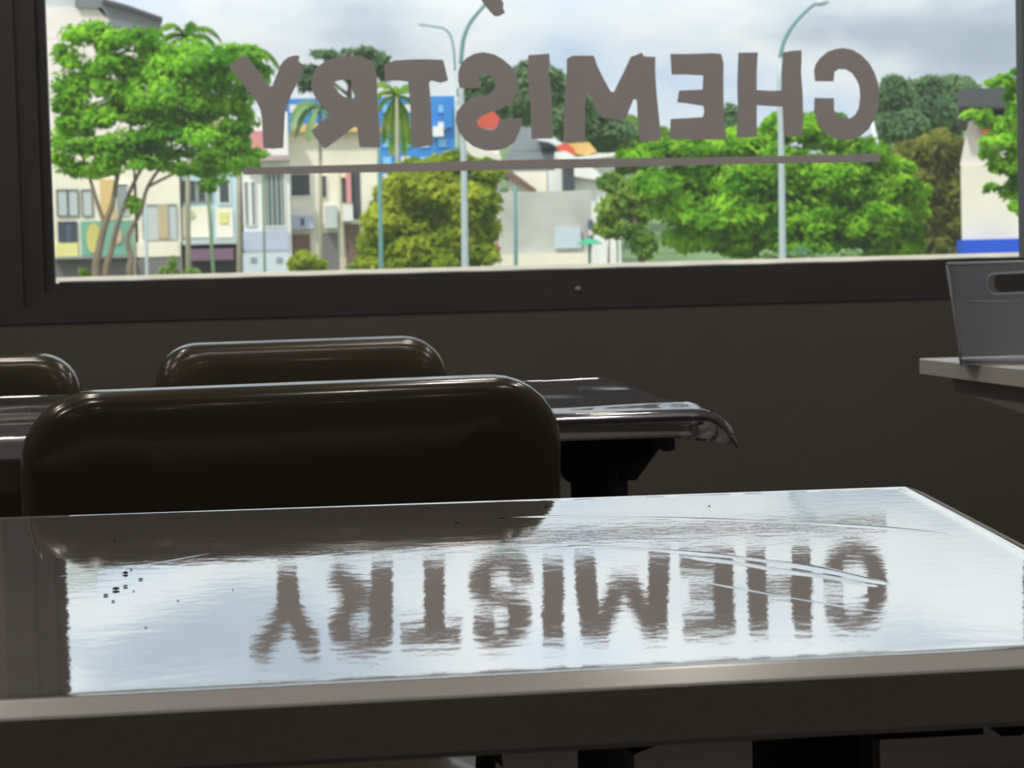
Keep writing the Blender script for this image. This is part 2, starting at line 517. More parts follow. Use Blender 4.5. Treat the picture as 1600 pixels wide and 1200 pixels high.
m_speck = mat('crumb_brown', (40, 32, 26), 0.8)
def pedestal(parent, cx, cy, half, plate=0.04):
    """local coordinates: bracket with tapered arms, column, foot plate"""
    bm = bmesh.new()
    # arm along x: deep in the middle, stepping up to a thin end
    prof = [(-half, -0.03), (half, -0.03), (half, -0.068), (half - 0.012, -0.070), (half - 0.02, -0.066), (half - 0.045, -0.098), (half - 0.05, -0.104), (half - 0.062, -0.104), (half - 0.068, -0.098),
            (-half + 0.068, -0.098), (-half + 0.05, -0.104), (-half + 0.02, -0.066), (-half, -0.068)]
    Lp = [Vector((cx + a, cy - 0.03, b)) for a, b in prof]
    b1 = prism_mesh([Lp], (0, 0.06, 0))
    me = bpy.data.meshes.new('t'); b1.to_mesh(me); b1.free(); bm.from_mesh(me); bpy.data.meshes.remove(me)
    box(bm, cx - 0.03, cx + 0.03, cy - 0.22, cy + 0.22, -0.06, -0.029, 0.004)
    obj('bracket', bm, m_steel, parent)
    bm = bmesh.new()
    tube(bm, [(cx, cy, -0.08), (cx, cy, -0.70)], 0.036, 20)
    obj('column', bm, m_steel, parent, False)
    bm = bmesh.new()
    box(bm, cx - 0.22, cx + 0.22, cy - 0.035, cy + 0.035, -0.745, -0.70, 0.008)
    box(bm, cx - 0.035, cx + 0.035, cy - 0.25, cy + 0.25, -0.745, -0.702, 0.008)
    obj('base', bm, m_steel, parent)

# --- near table
fr_ = atZ(1440, 757); fl_y = atZ(0, 806)
fe = atZ(1600, 838)                       # right edge direction
nl = atZ(0, 1105); nr = atZ(1590, 1024)
dfar = (Vector((fr_.x, fr_.y)) - Vector((fl_y.x, fl_y.y))).normalized()
dnear = (Vector((nr.x, nr.y)) - Vector((nl.x, nl.y))).normalized()
dright = (Vector((fe.x, fe.y)) - Vector((fr_.x, fr_.y))).normalized()
def isect(p, d, q, e):
    det = d.x * (-e.y) + e.x * d.y
    r = q - p
    t = (r.x * (-e.y) + e.x * r.y) / det
    return p + d * t
FR = Vector((fr_.x, fr_.y)); NR = isect(FR, dright, Vector((nl.x, nl.y)), dnear)
FLc = FR - dfar * 1.15
NL = isect(FLc, -dright, Vector((nl.x, nl.y)), dnear)
print('TABLE1', FR, NR, FLc, NL, 'depth', (FR - NR).length, 'angle', math.degrees(math.atan2(dright.y, dright.x)), 'WY', WY)
c1 = (FR + NR + FLc + NL) / 4
t1 = empty('dining_table', (c1.x, c1.y, TOP), label='near dining table with wet looking glossy grey top reflecting the window lettering', cat='table')
TH1 = 0.030
corners = [NL - c1, NR - c1, FR - c1, FLc - c1]
lip = 0.0005
top1 = obj('table_top', slab(corners, TH1, [(0.032, 0.0), (0.0245, 0.0), (0.0225, lip * 0.05), (0.0195, lip * 0.3), (0.0168, lip * 0.75), (0.0158, lip * 0.97), (0.0148, lip), (0.0136, lip * 0.8), (0.0124, lip * 0.4), (0.0130, -0.004), (0.0130, -0.027)]), m_top, t1)
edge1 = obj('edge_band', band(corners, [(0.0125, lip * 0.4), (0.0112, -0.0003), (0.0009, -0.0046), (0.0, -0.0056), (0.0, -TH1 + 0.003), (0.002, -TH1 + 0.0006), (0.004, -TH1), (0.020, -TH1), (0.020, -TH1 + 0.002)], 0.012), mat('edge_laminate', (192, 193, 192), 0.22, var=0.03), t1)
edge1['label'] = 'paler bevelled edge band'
for p in top1.data.polygons: p.use_smooth = True
md = top1.modifiers.new('es', 'EDGE_SPLIT'); md.split_angle = math.radians(50)
pedestal(t1, atY(1275, 1170, c1.y).x - c1.x, 0.0, 0.16)

# creases in the clear cling film pressed on the near table: shallow ridges that bend the reflection
def ridge(pxs, width, height, name='film_crease'):
    P = smoothpath([atZ(a, b) for a, b in pxs], 10)
    prof = [(-1, 0.00003), (-0.7, 0.12), (-0.4, 0.55), (-0.15, 0.95), (0, 1), (0.15, 0.95), (0.4, 0.55), (0.7, 0.12), (1, 0.00003)]
    vs, fs = [], []
    n = len(P)
    for i, p in enumerate(P):
        d = (P[min(n - 1, i + 1)] - P[max(0, i - 1)]).normalized()
        s = Vector((-d.y, d.x, 0))
        tp = min(1, min(i, n - 1 - i) / (n * 0.18)) 
        tp = tp * tp * (3 - 2 * tp)
        wv = width * (0.35 + 0.65 * tp) * (1 + 0.25 * math.sin(i * 0.35))
        for u, h in prof:
            q = p + s * u * wv
            vs.append(Vector((q.x - c1.x, q.y - c1.y, 0.00004 + h * height * tp * (1 + 0.2 * math.sin(i * 0.22)))))
    m = len(prof)
    for i in range(n - 1):
        for k in range(m - 1):
            a = i * m + k
            fs.append((a, a + 1, a + m + 1, a + m))
    return raw(name, vs, fs, m_top, t1, True)
ridge([(790, 808), (900, 807), (1050, 810), (1200, 815), (1350, 823), (1480, 833)], 0.0060, 0.0005)
ridge([(880, 853), (960, 856), (1060, 862), (1160, 872), (1260, 886), (1340, 902), (1385, 914)], 0.0060, 0.0006)
ridge([(1070, 870), (1150, 880), (1230, 893), (1300, 903), (1370, 917)], 0.0055, 0.0007)
ridge([(1090, 908), (1200, 928), (1300, 945), (1390, 958)], 0.0015, 0.00012)
ridge([(85, 902), (160, 891), (240, 880), (330, 864)], 0.0014, 0.0001)
ridge([(47, 812), (48, 826), (54, 850), (66, 874)], 0.0012, 0.0002)

# crumbs on the near table
crumbs = [(179, 845, 3), (224, 837, 2), (205, 891, 2.2), (196, 897, 5), (220, 906, 3.5), (165, 931, 4), (181, 922, 6), (196, 917, 4), (177, 940, 3), (209, 924, 2),
          (278, 939, 2), (714, 817, 3), (785, 810, 4), (854, 792, 4), (273, 858, 1.6), (228, 981, 2.2), (1108, 791, 2), (364, 922, 1.5)]
for i, (a, b, s) in enumerate(crumbs):
    p = atZ(a, b)
    bm = bmesh.new()
    bmesh.ops.create_icosphere(bm, subdivisions=1, radius=1.0)
    dist = p.y
    r = s * dist / FPX * 1.0
    for v in bm.verts:
        v.co = Vector((v.co.x * r * random.uniform(0.8, 1.3), v.co.y * r * random.uniform(0.8, 1.6), (v.co.z + 0.85) * r * 0.45 * random.uniform(0.7, 1.1)))
    z0 = min(v.co.z for v in bm.verts)
    for v in bm.verts: v.co.z -= z0
    o = obj('crumb', bm, m_speck)
    o.location = (p.x, p.y, TOP + 0.00005)
    tag(o, 'tiny dark crumb lying on the near glossy table top', 'crumb', 'crumbs on the near table')

# --- second table with a clear plastic cover
fr2 = atZ(945, 594); nr2 = atZ(1098, 645)
fl2 = atZ(0, 615); nl2 = atZ(0, 664)
F2 = Vector((fr2.x, fr2.y)); N2 = Vector((nr2.x, nr2.y))
d2 = Vector((1, 0.03)).normalized()
yfar = fr2.y; ynear = nr2.y
W2 = 1.18
A2 = [Vector((F2.x - 1.3, F2.y - 0.04)), F2, N2, Vector((N2.x - 1.32, N2.y - 0.02))]
c2 = sum(A2, Vector((0, 0))) / 4
print('TABLE2', A2, c2)
t2 = empty('dining_table', (c2.x, c2.y, TOP), label='second dining table beyond the near chair, wrapped in loose clear plastic', cat='table')
obj('table_top', slab([A2[3] - c2, A2[2] - c2, A2[1] - c2, A2[0] - c2], 0.026, edge_profile(0.026, 0.0002, 0.006), R=0.02), m_top2, t2, False)
ped = atY(935, 700, c2.y)
arm_end = atY(1048, 700, c2.y).x
pcx = ped.x - 0.0 - c2.x
pedestal(t2, pcx - 0.0, 0.0, arm_end - ped.x + 0.0)
pedestal2_x = -0.45
# clear film draped over it: rows along x, columns across; hangs past the right end
m_film = clear_mat('clear_plastic_film', (0.93, 0.93, 0.95), 0.06, 1.55, haze=0.20, hazecol=(0.7, 0.7, 0.76))
film = empty('plastic_sheet', (c2.x, c2.y, TOP), label='loose clear plastic sheet covering the second table, its corner hanging off the right end', cat='plastic sheet')
vs, fs = [], []
NX, NY = 110, 60
for j in range(NY + 1):
    v = (j / NY) ** 1.7              # 0 near, 1 far
    for i in range(NX + 1):
        u = i / NX
        xr = (N2.x * (1 - v) + F2.x * v) - c2.x       # table edge at this v
        yb = (N2.y * (1 - v) + F2.y * v) - c2.y
        over = 0.05 * (1 - v) ** 1.6
        x = -0.62 + u * (xr + over + 0.62)
        ex = max(0.0, x - (xr - 0.004))
        ang = min(0.95, ex / 0.035)
        xx = min(x, xr - 0.004) + 0.035 * math.sin(ang) + max(0, ex - 0.035 * 0.95) * math.cos(0.95)
        z = 0.002 - 0.035 * (1 - math.cos(ang)) - max(0, ex - 0.035 * 0.95) * math.sin(0.95)
        dist = v * (F2.y - N2.y)
        loose = 0.5 + 0.5 * math.sin(7 * u + 0.4) * 0.6 + 0.2 * math.sin(19 * u)
        wave = 0.0008 * math.sin(9 * u + 5 * v) + 0.0009 * math.sin(23 * u - 11 * v) + 0.0005 * math.sin(41 * u + 17 * v)
        bulge = 0.0075 * loose * math.exp(-((dist - 0.055) / 0.030) ** 2)
        y = yb + dist * 0.0 
        if j < 3:
            y -= 0.006 * (3 - j) / 3 + 0.002; z -= (0.012, 0.005, 0.001)[j]
        vs.append((xx, y, z + max(0.0, wave + 0.001) + bulge * (1 if ex <= 0 else 0.5)))
for j in range(NY):
    for i in range(NX):
        a = j * (NX + 1) + i
        fs.append((a, a + 1, a + NX + 2, a + NX + 1))
sheet = raw('sheet', vs, fs, m_film, film, True)
m_film2 = clear_mat('clear_plastic_film_folded', (0.93, 0.93, 0.95), 0.1, 1.4, haze=0.65, hazecol=(0.85, 0.85, 0.92))
# the corner that hangs off the end, gently waved
Yh = N2.y - 0.004
tl_ = [(1046, 666), (1072, 664), (1094, 658), (1112, 642), (1122, 648)]
bl_ = [(1050, 683), (1078, 687), (1104, 690), (1126, 692), (1144, 694)]
vs, fs = [], []
A_ = smoothpath([atY(a, b, Yh) for a, b in tl_], 5); B_ = smoothpath([atY(a, b, Yh + 0.012) for a, b in bl_], 5)
for j in range(9):
    for i in range(len(A_)):
        q = A_[i].lerp(B_[i], j / 8)
        q.x += 0.010 * math.sin(PI * j / 8) * (i / len(A_))
        q.y += 0.004 * math.sin(i * 0.9 + j * 0.3) + 0.004 * math.sin(j * 0.8)
        vs.append((q.x - c2.x, q.y - c2.y, q.z - TOP))
n_ = len(A_)
for j in range(8):
    for i in range(n_ - 1): fs.append((j * n_ + i, j * n_ + i + 1, (j + 1) * n_ + i + 1, (j + 1) * n_ + i))
raw('hanging_corner', vs, fs, m_film2, film, True)['label'] = 'milky hanging corner'
sol = sheet.modifiers.new('s', 'SOLIDIFY'); sol.thickness = 0.0004; sol.offset = 1

# ------------------------------------------------------------------ counter on the right, with brackets
cl = atZ(1436, 560)
cfy = cl.y
cfx = cl.x
# left side edge runs towards the camera and slightly outwards as seen in the photo
ce = atZ(1600, 578)
dl = (Vector((ce.x, ce.y)) - Vector((cl.x, cl.y))).normalized()
print('COUNTER', cl, ce, math.degrees(math.atan2(dl.y, dl.x)))
K0 = Vector((cl.x, cl.y)); K1 = K0 + dl * ((cl.y - 1.9) / -dl.y)
K2 = Vector((RX1 - 0.02, K1.y)); K3 = Vector((RX1 - 0.02, cl.y + 0.0))
ct = empty('counter', (K0.x, K0.y, TOP), label='pale service counter at the right end of the window wall, holding a clear bin', cat='counter')
bm = prism_mesh([[Vector((p.x - K0.x, p.y - K0.y, 0)) for p in (K0, K1, K2, K3)]], (0, 0, -0.026))
bmesh.ops.bevel(bm, geom=list(bm.edges), offset=0.0012, segments=1, affect='EDGES')
obj('counter_top', bm, m_counter, ct)
# rail underneath, set back, with a slanted end
ri = Vector((-dl.y, dl.x)) * 1.0
if ri.x < 0: ri = -ri
a0 = K0 + ri * 0.05 + dl * 0.03
a1 = K0 + ri * 0.05 + dl * 1.5
Lp = []
for s_, z_ in ((0.03, -0.026), (1.5, -0.026), (1.5, -0.10), (0.5, -0.082), (0.04, -0.052)):
    p = K0 + ri * 0.045 + dl * s_
    Lp.append(Vector((p.x - K0.x, p.y - K0.y, z_)))
obj('support_rail', prism_mesh([Lp], (ri.x * 0.03, ri.y * 0.03, 0)), m_counter, ct)
bm = bmesh.new()
box(bm, 0.45, K2.x - K0.x - 0.01, -1.45, -0.06, -0.75, -0.0262)
obj('cabinet', bm, m_counter, ct)

# clear storage bins on the counter
m_bin = clear_mat('clear_bin_plastic', (0.95, 0.95, 0.97), 0.05, 1.3, haze=0.10, hazecol=(0.8, 0.82, 0.9))
m_rim = clear_mat('clear_bin_edges', (0.85, 0.85, 0.88), 0.08, 1.5, haze=0.45, hazecol=(0.8, 0.82, 0.86))
def storage_bin(bx, by, wt, wb, dt, db, h, label, rz=0.0):
    e_ = empty('storage_bin', (bx, by, TOP + 0.0005), rz, label=label, cat='storage bin')
    t = 0.0025
    def wallp(name, tl_, tr_, br_, bl_, hole=None):
        P = [tl_, bl_, br_, tr_]
        n_ = (tr_ - tl_).cross(bl_ - tl_).normalized()
        loops = [P]
        if hole:
            cx_, z0_, z1_, hw = hole
            hh = []
            for k in range(16):
                a = 2 * PI * k / 16
                x_ = cx_ + (hw - 0.012) * (1 if math.cos(a) > 0 else -1) + 0.012 * math.cos(a)
                z_ = (z0_ + z1_) / 2 + (z1_ - z0_) / 2 * math.sin(a)
                f_ = z_ / h
                yy = bl_.y + (tl_.y - bl_.y) * f_
                hh.append(Vector((x_, yy, z_)))
            loops.append(hh)
        return obj(name, prism_mesh(loops, n_ * t), m_bin, e_)
    T = [Vector((-wt / 2, -dt / 2, h)), Vector((wt / 2, -dt / 2, h)), Vector((wt / 2, dt / 2, h)), Vector((-wt / 2, dt / 2, h))]
    B = [Vector((-wb / 2, -db / 2, 0)), Vector((wb / 2, -db / 2, 0)), Vector((wb / 2, db / 2, 0)), Vector((-wb / 2, db / 2, 0))]
    wallp('front_panel', T[0], T[1], B[1], B[0], (-0.012, h * 0.70, h * 0.90, 0.045))
    wallp('back_panel', T[2], T[3], B[3], B[2], (0.0, h * 0.70, h * 0.90, 0.045))
    wallp('side_panel', T[3], T[0], B[0], B[3])
    wallp('side_panel', T[1], T[2], B[2], B[1])
    bm = bmesh.new(); box(bm, -wb / 2, wb / 2, -db / 2, db / 2, 0, 0.003); obj('bottom_panel', bm, m_bin, e_)
    bm = bmesh.new()
    tube(bm, [T[0], T[1], T[2], T[3], T[0]], 0.0026, 8); 
    obj('rim', bm, m_rim, e_, True)
    bm = bmesh.new()
    for s_ in (-1,):
        zz = h * 0.63
        yy = -db / 2 + (-(dt - db) / 2) * 0.63
        tube(bm, [(-wb * 0.44, yy - 0.001, zz), (-0.01, yy - 0.001, zz - 0.002)], 0.0018, 6)
    tube(bm, [B[0] + Vector((0.004, 0, 0.006)), B[1] + Vector((-0.004, 0, 0.006))], 0.0035, 8)
    tube(bm, [T[0], B[0]], 0.0022, 6)
    # rolled rim round the handle hole
    hh = []
    for k in range(17):
        a = 2 * PI * k / 16
        x_ = -0.012 + 0.033 * (1 if math.cos(a) > 0 else -1) + 0.014 * math.cos(a)
        z_ = h * 0.80 + h * 0.105 * math.sin(a)
        hh.append(Vector((x_, -db / 2 - (dt - db) / 2 * (z_ / h) - 0.001, z_)))
    tube(bm, hh, 0.0018, 6)
    obj('moulded_edges', bm, m_rim, e_, True)
    return e_
bl = atZ(1502, 571)
bw = 0.195
brz = -0.31
bc = Matrix.Rotation(brz, 3, 'Z') @ Vector((bw / 2, 0.07, 0))
storage_bin(bl.x + bc.x, bl.y + bc.y, 0.232, bw, 0.16, 0.14, 0.152, 'clear plastic storage bin with a handle slot, at the left end of the pale counter', brz)
b2 = atZ(1591, 584)
storage_bin(b2.x + 0.135, b2.y + 0.03, 0.20, 0.18, 0.115, 0.10, 0.115, 'lower clear plastic bin cut off by the right edge, in front of the handled bin', brz)

# ------------------------------------------------------------------ chairs
m_chair = mat('dark_lacquer', (66, 62, 50), 0.2, var=0.05, coat=0.15)
m_leg = mat('chair_leg_steel', (40, 40, 42), 0.35, metal=0.6)
def rrect(hw, hh, R, seg=8):
    P = []
    for (sx, sz, a0_) in ((1, 1, 0), (-1, 1, PI / 2), (-1, -1, PI), (1, -1, 1.5 * PI)):
        for k in range(seg + 1):
            a = a0_ + PI / 2 * k / seg
            P.append((sx * (hw - R) + R * math.cos(a), sz * (hh - R) + R * math.sin(a)))
    return P
def shell(hw, hh, R, zc, y0, bend, th, tilt, sg=1):
    """bent moulded back panel with a softly rolled border"""
    rings = [(0.25, 0), (0.5, 0), (0.7, 0), (0.82, 0), (0.88, 0.0012), (0.93, 0.003), (0.965, 0.006), (0.985, 0.0105), (0.994, 0.0155), (0.999, 0.019), (1.002, 0.024), (1.0042, 0.032)]
    bm = bmesh.new()
    base = rrect(hw, hh, R)
    def pos(x, z, dy):
        y = y0 + bend * (x / hw) ** 2 + sg * dy
        return Vector((x, y - tilt * (z), zc + z))
    def shrink(p, s):
        # shrink by absolute distance so that the border keeps its width
        d = (1 - s) * hw
        x = p[0]; z = p[1]
        r = math.hypot(x / hw, z / hh)
        return (x * (1 - d / hw), z * max(0.02, (1 - d / hh)) if d < hh else z * 0.02)
    front, back = [], []
    for s, dy in rings:
        d = (1 - s) * hw
        sx = (hw - d) / hw
        sz = max(0.03, (hh - d) / hh)
        front.append([bm.verts.new(pos(p[0] * sx, p[1] * sz, dy)) for p in base])
    for s, dy in reversed(rings):
        d = (1 - s) * hw
        d2_ = d + (0.0 if s < 1 else 0.0)
        sx = (hw - d2_) / hw
        sz = max(0.03, (hh - d2_) / hh)
        back.append([bm.verts.new(pos(p[0] * sx, p[1] * sz, dy + sg * th)) for p in base])
    allr = front + back
    n = len(base)
    bm.faces.new(allr[0]); bm.faces.new(allr[-1][::-1])
    for a, b in zip(allr, allr[1:]):
        for i in range(n):
            bm.faces.new((a[i], b[i], b[(i + 1) % n], a[(i + 1) % n]))
    return bm
def make_chair(label, loc, rz, width=0.447, topz=0.822, flip=False):
    e_ = empty('dining_chair', loc, rz, label=label, cat='chair', group='dark dining chairs')
    hw = width / 2
    hh = 0.15
    zc = topz - hh
    # the seat faces +y, the back panel stands at y = 0
    bm = shell(hw, hh, 0.062, zc, 0.0, 0.018, 0.009 if not flip else -0.009, 0.10, -1 if flip else 1)
    obj('backrest', bm, m_chair, e_, True)
    bm = bmesh.new()
    P = rrect(0.21, 0.205, 0.06)
    rr = []
    for s, z in ((0.90, 0.452), (0.97, 0.450), (1.0, 0.442), (1.0, 0.434), (0.97, 0.430)):
        rr.append([bm.verts.new((p[0] * s, 0.235 + p[1] * s, z - 0.010 * (1 - (p[0] / 0.21) ** 2) * (0.6 if s < 0.95 else 0.2))) for p in P])
    bm.faces.new(rr[0]); bm.faces.new(rr[-1][::-1])
    for a, b in zip(rr, rr[1:]):
        for i in range(len(P)):
            bm.faces.new((a[i], b[i], b[(i + 1) % len(P)], a[(i + 1) % len(P)]))
    obj('seat', bm, m_chair, e_, True)
    for sx in (-1, 1):
        bm = bmesh.new()
        tube(bm, smoothpath([(sx * 0.155, 0.06, 0.43), (sx * 0.155, 0.032, 0.50), (sx * 0.155, 0.032, 0.60), (sx * 0.155, 0.024, 0.70)], 4), 0.009, 10)
        obj('back_support', bm, m_leg, e_, True)
        for (y, yy) in ((0.07, -0.0), (0.40, 0.43)):
            bm = bmesh.new()
            tube(bm, [(sx * 0.165, y, 0.432), (sx * 0.185, yy, 0.0)], [0.011, 0.009], 10)
            obj('leg', bm, m_leg, e_, True)
    return e_
# near chair: back towards us, tucked at the second table
dN = 1.80
pl, pr_ = atY(42, 760, dN), atY(906, 760, dN)
wN = (pr_.x - pl.x)
a = math.radians(9)
make_chair('near dark glossy dining chair, its wide rounded back just beyond the near table', ((pl.x + pr_.x) / 2, dN, 0), a, width=wN / math.cos(a) * 0.99)
dF = fr2.y + 0.14
pl, pr_ = atY(248, 590, dF), atY(703, 590, dF)
wF = pr_.x - pl.x
ch2 = make_chair('dark dining chair beyond the second table, its whole back top showing under the window', ((pl.x + pr_.x) / 2, dF, 0), PI + math.radians(8), width=wF / math.cos(0.14), topz=0.815, flip=True)
pr3 = atY(125, 600, dF + 0.02)
make_chair('leftmost dark dining chair, half cut off by the left edge, beyond the second table', (pr3.x - wF / 2, dF + 0.02, 0), PI + math.radians(2), width=wF, topz=0.805, flip=True)

# ------------------------------------------------------------------ ceiling lamps behind the viewer; rows further forward are added, unseen fill
def emis(name, rgb, s):
    m = bpy.data.materials.new(name)
    m.use_nodes = True
    t = m.node_tree
    t.nodes.clear()
    o = N(t, 'ShaderNodeOutputMaterial'); e_ = N(t, 'ShaderNodeEmission')
    e_.inputs['Color'].default_value = tuple(rgb) + (1,)
    e_.inputs['Strength'].default_value = s
    t.links.new(e_.outputs[0], o.inputs['Surface'])
    return m
m_bulb = emis('warm_lamp_glow', (1.0, 0.62, 0.28), 22)
m_lamp = mat('lamp_housing', (60, 58, 55), 0.5)
LAMPS = [(x_, y_, r_) for r_, y_ in enumerate((-2.8, -1.2, 0.98, 2.55, 3.55)) for x_ in (-1.9, -0.6, 0.7, 1.9)]
ROWN = ['back row behind the viewer', 'near row behind the viewer', 'added unseen fill row above the near table', 'added unseen fill row above the second table', 'added unseen fill row closest to the window wall']
for lx, ly, r_ in LAMPS:
    e_ = empty('ceiling_lamp_fill', (lx, ly, CEIL), label='small round warm ceiling lamp in the ' + ROWN[r_], cat='lamp', group='ceiling lamps, ' + ROWN[r_])
    bm = bmesh.new(); tube(bm, [(0, 0, 0), (0, 0, -0.09), (0, 0, -0.10)], [0.055, 0.055, 0.05], 20); obj('housing', bm, m_lamp, e_, False)
    bm = bmesh.new(); tube(bm, [(0, 0, -0.0995), (0, 0, -0.106)], [0.04, 0.036], 20); obj('bulb', bm, m_bulb, e_, False)
    ld = bpy.data.lights.new('lamp_fill_light', 'AREA'); ld.shape = 'DISK'; ld.size = 0.12
    ld.energy = (0.7, 0.7, 5.0, 5.6, 5.6)[r_]; ld.color = (1.0, 0.93, 0.85)
    lo = bpy.data.objects.new('lamp_fill_light', ld); C.objects.link(lo); lo.location = (lx, ly, CEIL - 0.112)

# ================================================================== OUTSIDE
GZ = -0.5
m_ground = mat('outside_ground', (120, 128, 92), 0.9, var=0.2, vscale=0.4)
m_road = mat('road_asphalt', (120, 120, 120), 0.9, var=0.1)
tag(boxobj('ground', -260, 320, WY + TH, 420, GZ - 0.3, GZ, m_ground), kind='structure')
tag(boxobj('road', -200, 260, 16, 34, GZ, GZ + 0.02, m_road), kind='structure')
# low pale kerb wall along the road
m_par = mat('pale_concrete', (214, 204, 190), 0.8, var=0.08)
pz = atY(800, 415, 14.0).z
tag(boxobj('low_wall', -14, 16, 14.0, 14.25, GZ, pz, m_par, None, 0.01), 'long low pale concrete wall running just below the window view', 'wall')

def wrect(x0, y0, x1, y1, Y):
    xm, ym = (x0 + x1) / 2, (y0 + y1) / 2
    return atY(x0, ym, Y).x, atY(x1, ym, Y).x, atY(xm, y1, Y).z, atY(xm, y0, Y).z
class Bld:
    def __init__(s, name, label, Y, depth, rect, col, cat='building', roof=None, parapet=None, wname='wall', side=None):
        s.Y = Y
        x0, x1, z0, z1 = wrect(*rect, Y)
        s.o = Vector(((x0 + x1) / 2, Y + depth / 2, GZ))
        s.e = empty(name, s.o, label=label, cat=cat)
        # plan: the side walls run back at the angle the street turns away
        d_ = ray(side if side is not None else (rect[0] + rect[2]) / 2, 420)
        s.k = d_.x / d_.y
        P_ = [Vector((x0, Y, GZ)), Vector((x1, Y, GZ)), Vector((x1, Y, z1)), Vector((x0, Y, z1))]
        obj(wname, prism_mesh([P_], (s.k * depth, depth, 0), s.o), col, s.e)
        if parapet:
            s.box('parapet', x0 - 0.15, x1 + 0.15, Y - 0.2, Y + depth + 0.1, z1, z1 + 0.35, parapet)
    def box(s, nm, x0, x1, y0, y1, z0, z1, col, bev=0):
        bm = bmesh.new()
        box(bm, x0 - s.o.x, x1 - s.o.x, y0 - s.o.y, y1 - s.o.y, z0 - s.o.z, z1 - s.o.z, bev)
        return obj(nm, bm, col, s.e)
    def rect(s, nm, x0, y0, x1, y1, col, out_=0.12, toground=False, par=None):
        a, b, c, d = wrect(x0, y0, x1, y1, s.Y)
        if toground: c = GZ
        return s.box(nm, a, b, s.Y - out_, s.Y + 0.05, c, d, col)
    def window(s, x0, y0, x1, y1, glass, frame, bars=0, fr_px=2):
        a, b, c, d = wrect(x0, y0, x1, y1, s.Y)
        o = s.o
        f = s.Y / FPX * fr_px
        Lo = [Vector((a - f, s.Y - 0.1, c - f)), Vector((b + f, s.Y - 0.1, c - f)), Vector((b + f, s.Y - 0.1, d + f)), Vector((a - f, s.Y - 0.1, d + f))]
        Hi = [Vector((a, s.Y - 0.1, c)), Vector((a, s.Y - 0.1, d)), Vector((b, s.Y - 0.1, d)), Vector((b, s.Y - 0.1, c))]
        w_ = obj('window', prism_mesh([Lo, Hi], (0, 0.14, 0), o), frame, s.e)
        bm = bmesh.new()
        box(bm, a - o.x, b - o.x, s.Y - 0.04 - o.y, s.Y + 0.02 - o.y, c - o.z, d - o.z)
        obj('pane', bm, glass, w_)
        if bars:
            bm = bmesh.new()
            for k in range(bars):
                t = (k + 0.5) / bars
                xx = a + (b - a) * t
                hwid = (b - a) / bars * 0.18
                box(bm, xx - hwid - o.x, xx + hwid - o.x, s.Y - 0.10 - o.y, s.Y - 0.03 - o.y, c - o.z, d - o.z)
            obj('mullion', bm, frame if bars < 4 else M['pinkgrey'], w_)
    def oval(s, nm, cx, cy, rx, ry, col, out_=0.2):
        P = [atY(cx + rx * math.cos(2 * PI * k / 20), cy + ry * math.sin(2 * PI * k / 20), s.Y - out_) for k in range(20)]
        return obj(nm, prism_mesh([P], (0, 0.1, 0), s.o), col, s.e)
    def poly(s, nm, pts, col, dy=0.0, depth=6.0):
        P = [atY(a, b, s.Y + dy) for a, b in pts]
        return obj(nm, prism_mesh([P], (s.k * depth, depth, 0), s.o), col, s.e)
M = {}
def mm(k, rgb, **kw):
    kw.setdefault('vscale', 0.6)
    M[k] = mat('paint_' + k, rgb, 0.8, **kw)
mm('white', (240, 239, 236)); mm('cream', (242, 234, 214)); mm('yellow', (228, 222, 140)); mm('paleblue', (190, 216, 228)); mm('lavender', (190, 198, 222))
mm('green', (120, 172, 150)); mm('ochre', (208, 196, 110)); mm('orange', (222, 190, 128)); mm('grey', (150, 156, 158)); mm('lightgrey', (196, 204, 204)); mm('dark', (72, 78, 82))
mm('navy', (86, 98, 128)); mm('teal', (60, 130, 125)); mm('blue', (58, 140, 215)); mm('skyblue', (140, 205, 245)); mm('pink', (222, 150, 150)); mm('purple', (128, 96, 122))
mm('brown', (120, 96, 84)); mm('concrete', (192, 192, 186), var=0.14); mm('roofgrey', (128, 132, 138)); mm('roofdark', (80, 82, 86)); mm('red', (212, 92, 72)); mm('roofyellow', (226, 186, 112))
mm('tan', (200, 180, 148)); mm('blueband', (24, 86, 214)); mm('palegreen', (190, 206, 140)); mm('pinkgrey', (190, 172, 172)); mm('pinkwhite', (242, 230, 224)); mm('bluewhite', (205, 218, 228))
mm('shopgrey', (122, 118, 120))

# far left: tall pale block with a dark pitched roof
b = Bld('building', 'tall pale building with a sloping dark grey roof behind the left tree', 120, 14, (40, 60, 244, 430), M['pinkwhite'])
b.poly('gable', [(40, 60), (40, 10), (150, 12), (166, 27), (244, 50), (244, 62)], M['pinkwhite'], 0, 14)
b.poly('roof', [(118, -14), (162, 0), (200, 11), (252, 29), (252, 47), (240, 50), (176, 42), (160, 12), (120, 12)], M['roofgrey'], -0.3, 14.5)
b.poly('roof_edge', [(160, -3), (200, 8), (254, 27), (254, 32), (200, 14), (160, 4)], M['roofdark'], -0.8, 15.5)
b.poly('metal_siding', [(40, -40), (118, -40), (118, 13), (40, 13)], M['lightgrey'], 0.2, 13)
for (x_, y_) in ((300, 170), (320, 215)):
    pass
b = Bld('building', 'white walled building seen through the middle of the left tree', 110, 4, (238, 195, 392, 430), M['white'])
b.window(300, 210, 318, 232, M['dark'], M['white'])
b.window(352, 205, 370, 228, M['dark'], M['white'])
b.poly('roof', [(232, 196), (300, 178), (398, 192), (398, 198), (232, 202)], M['tan'], -0.4, 4.5)

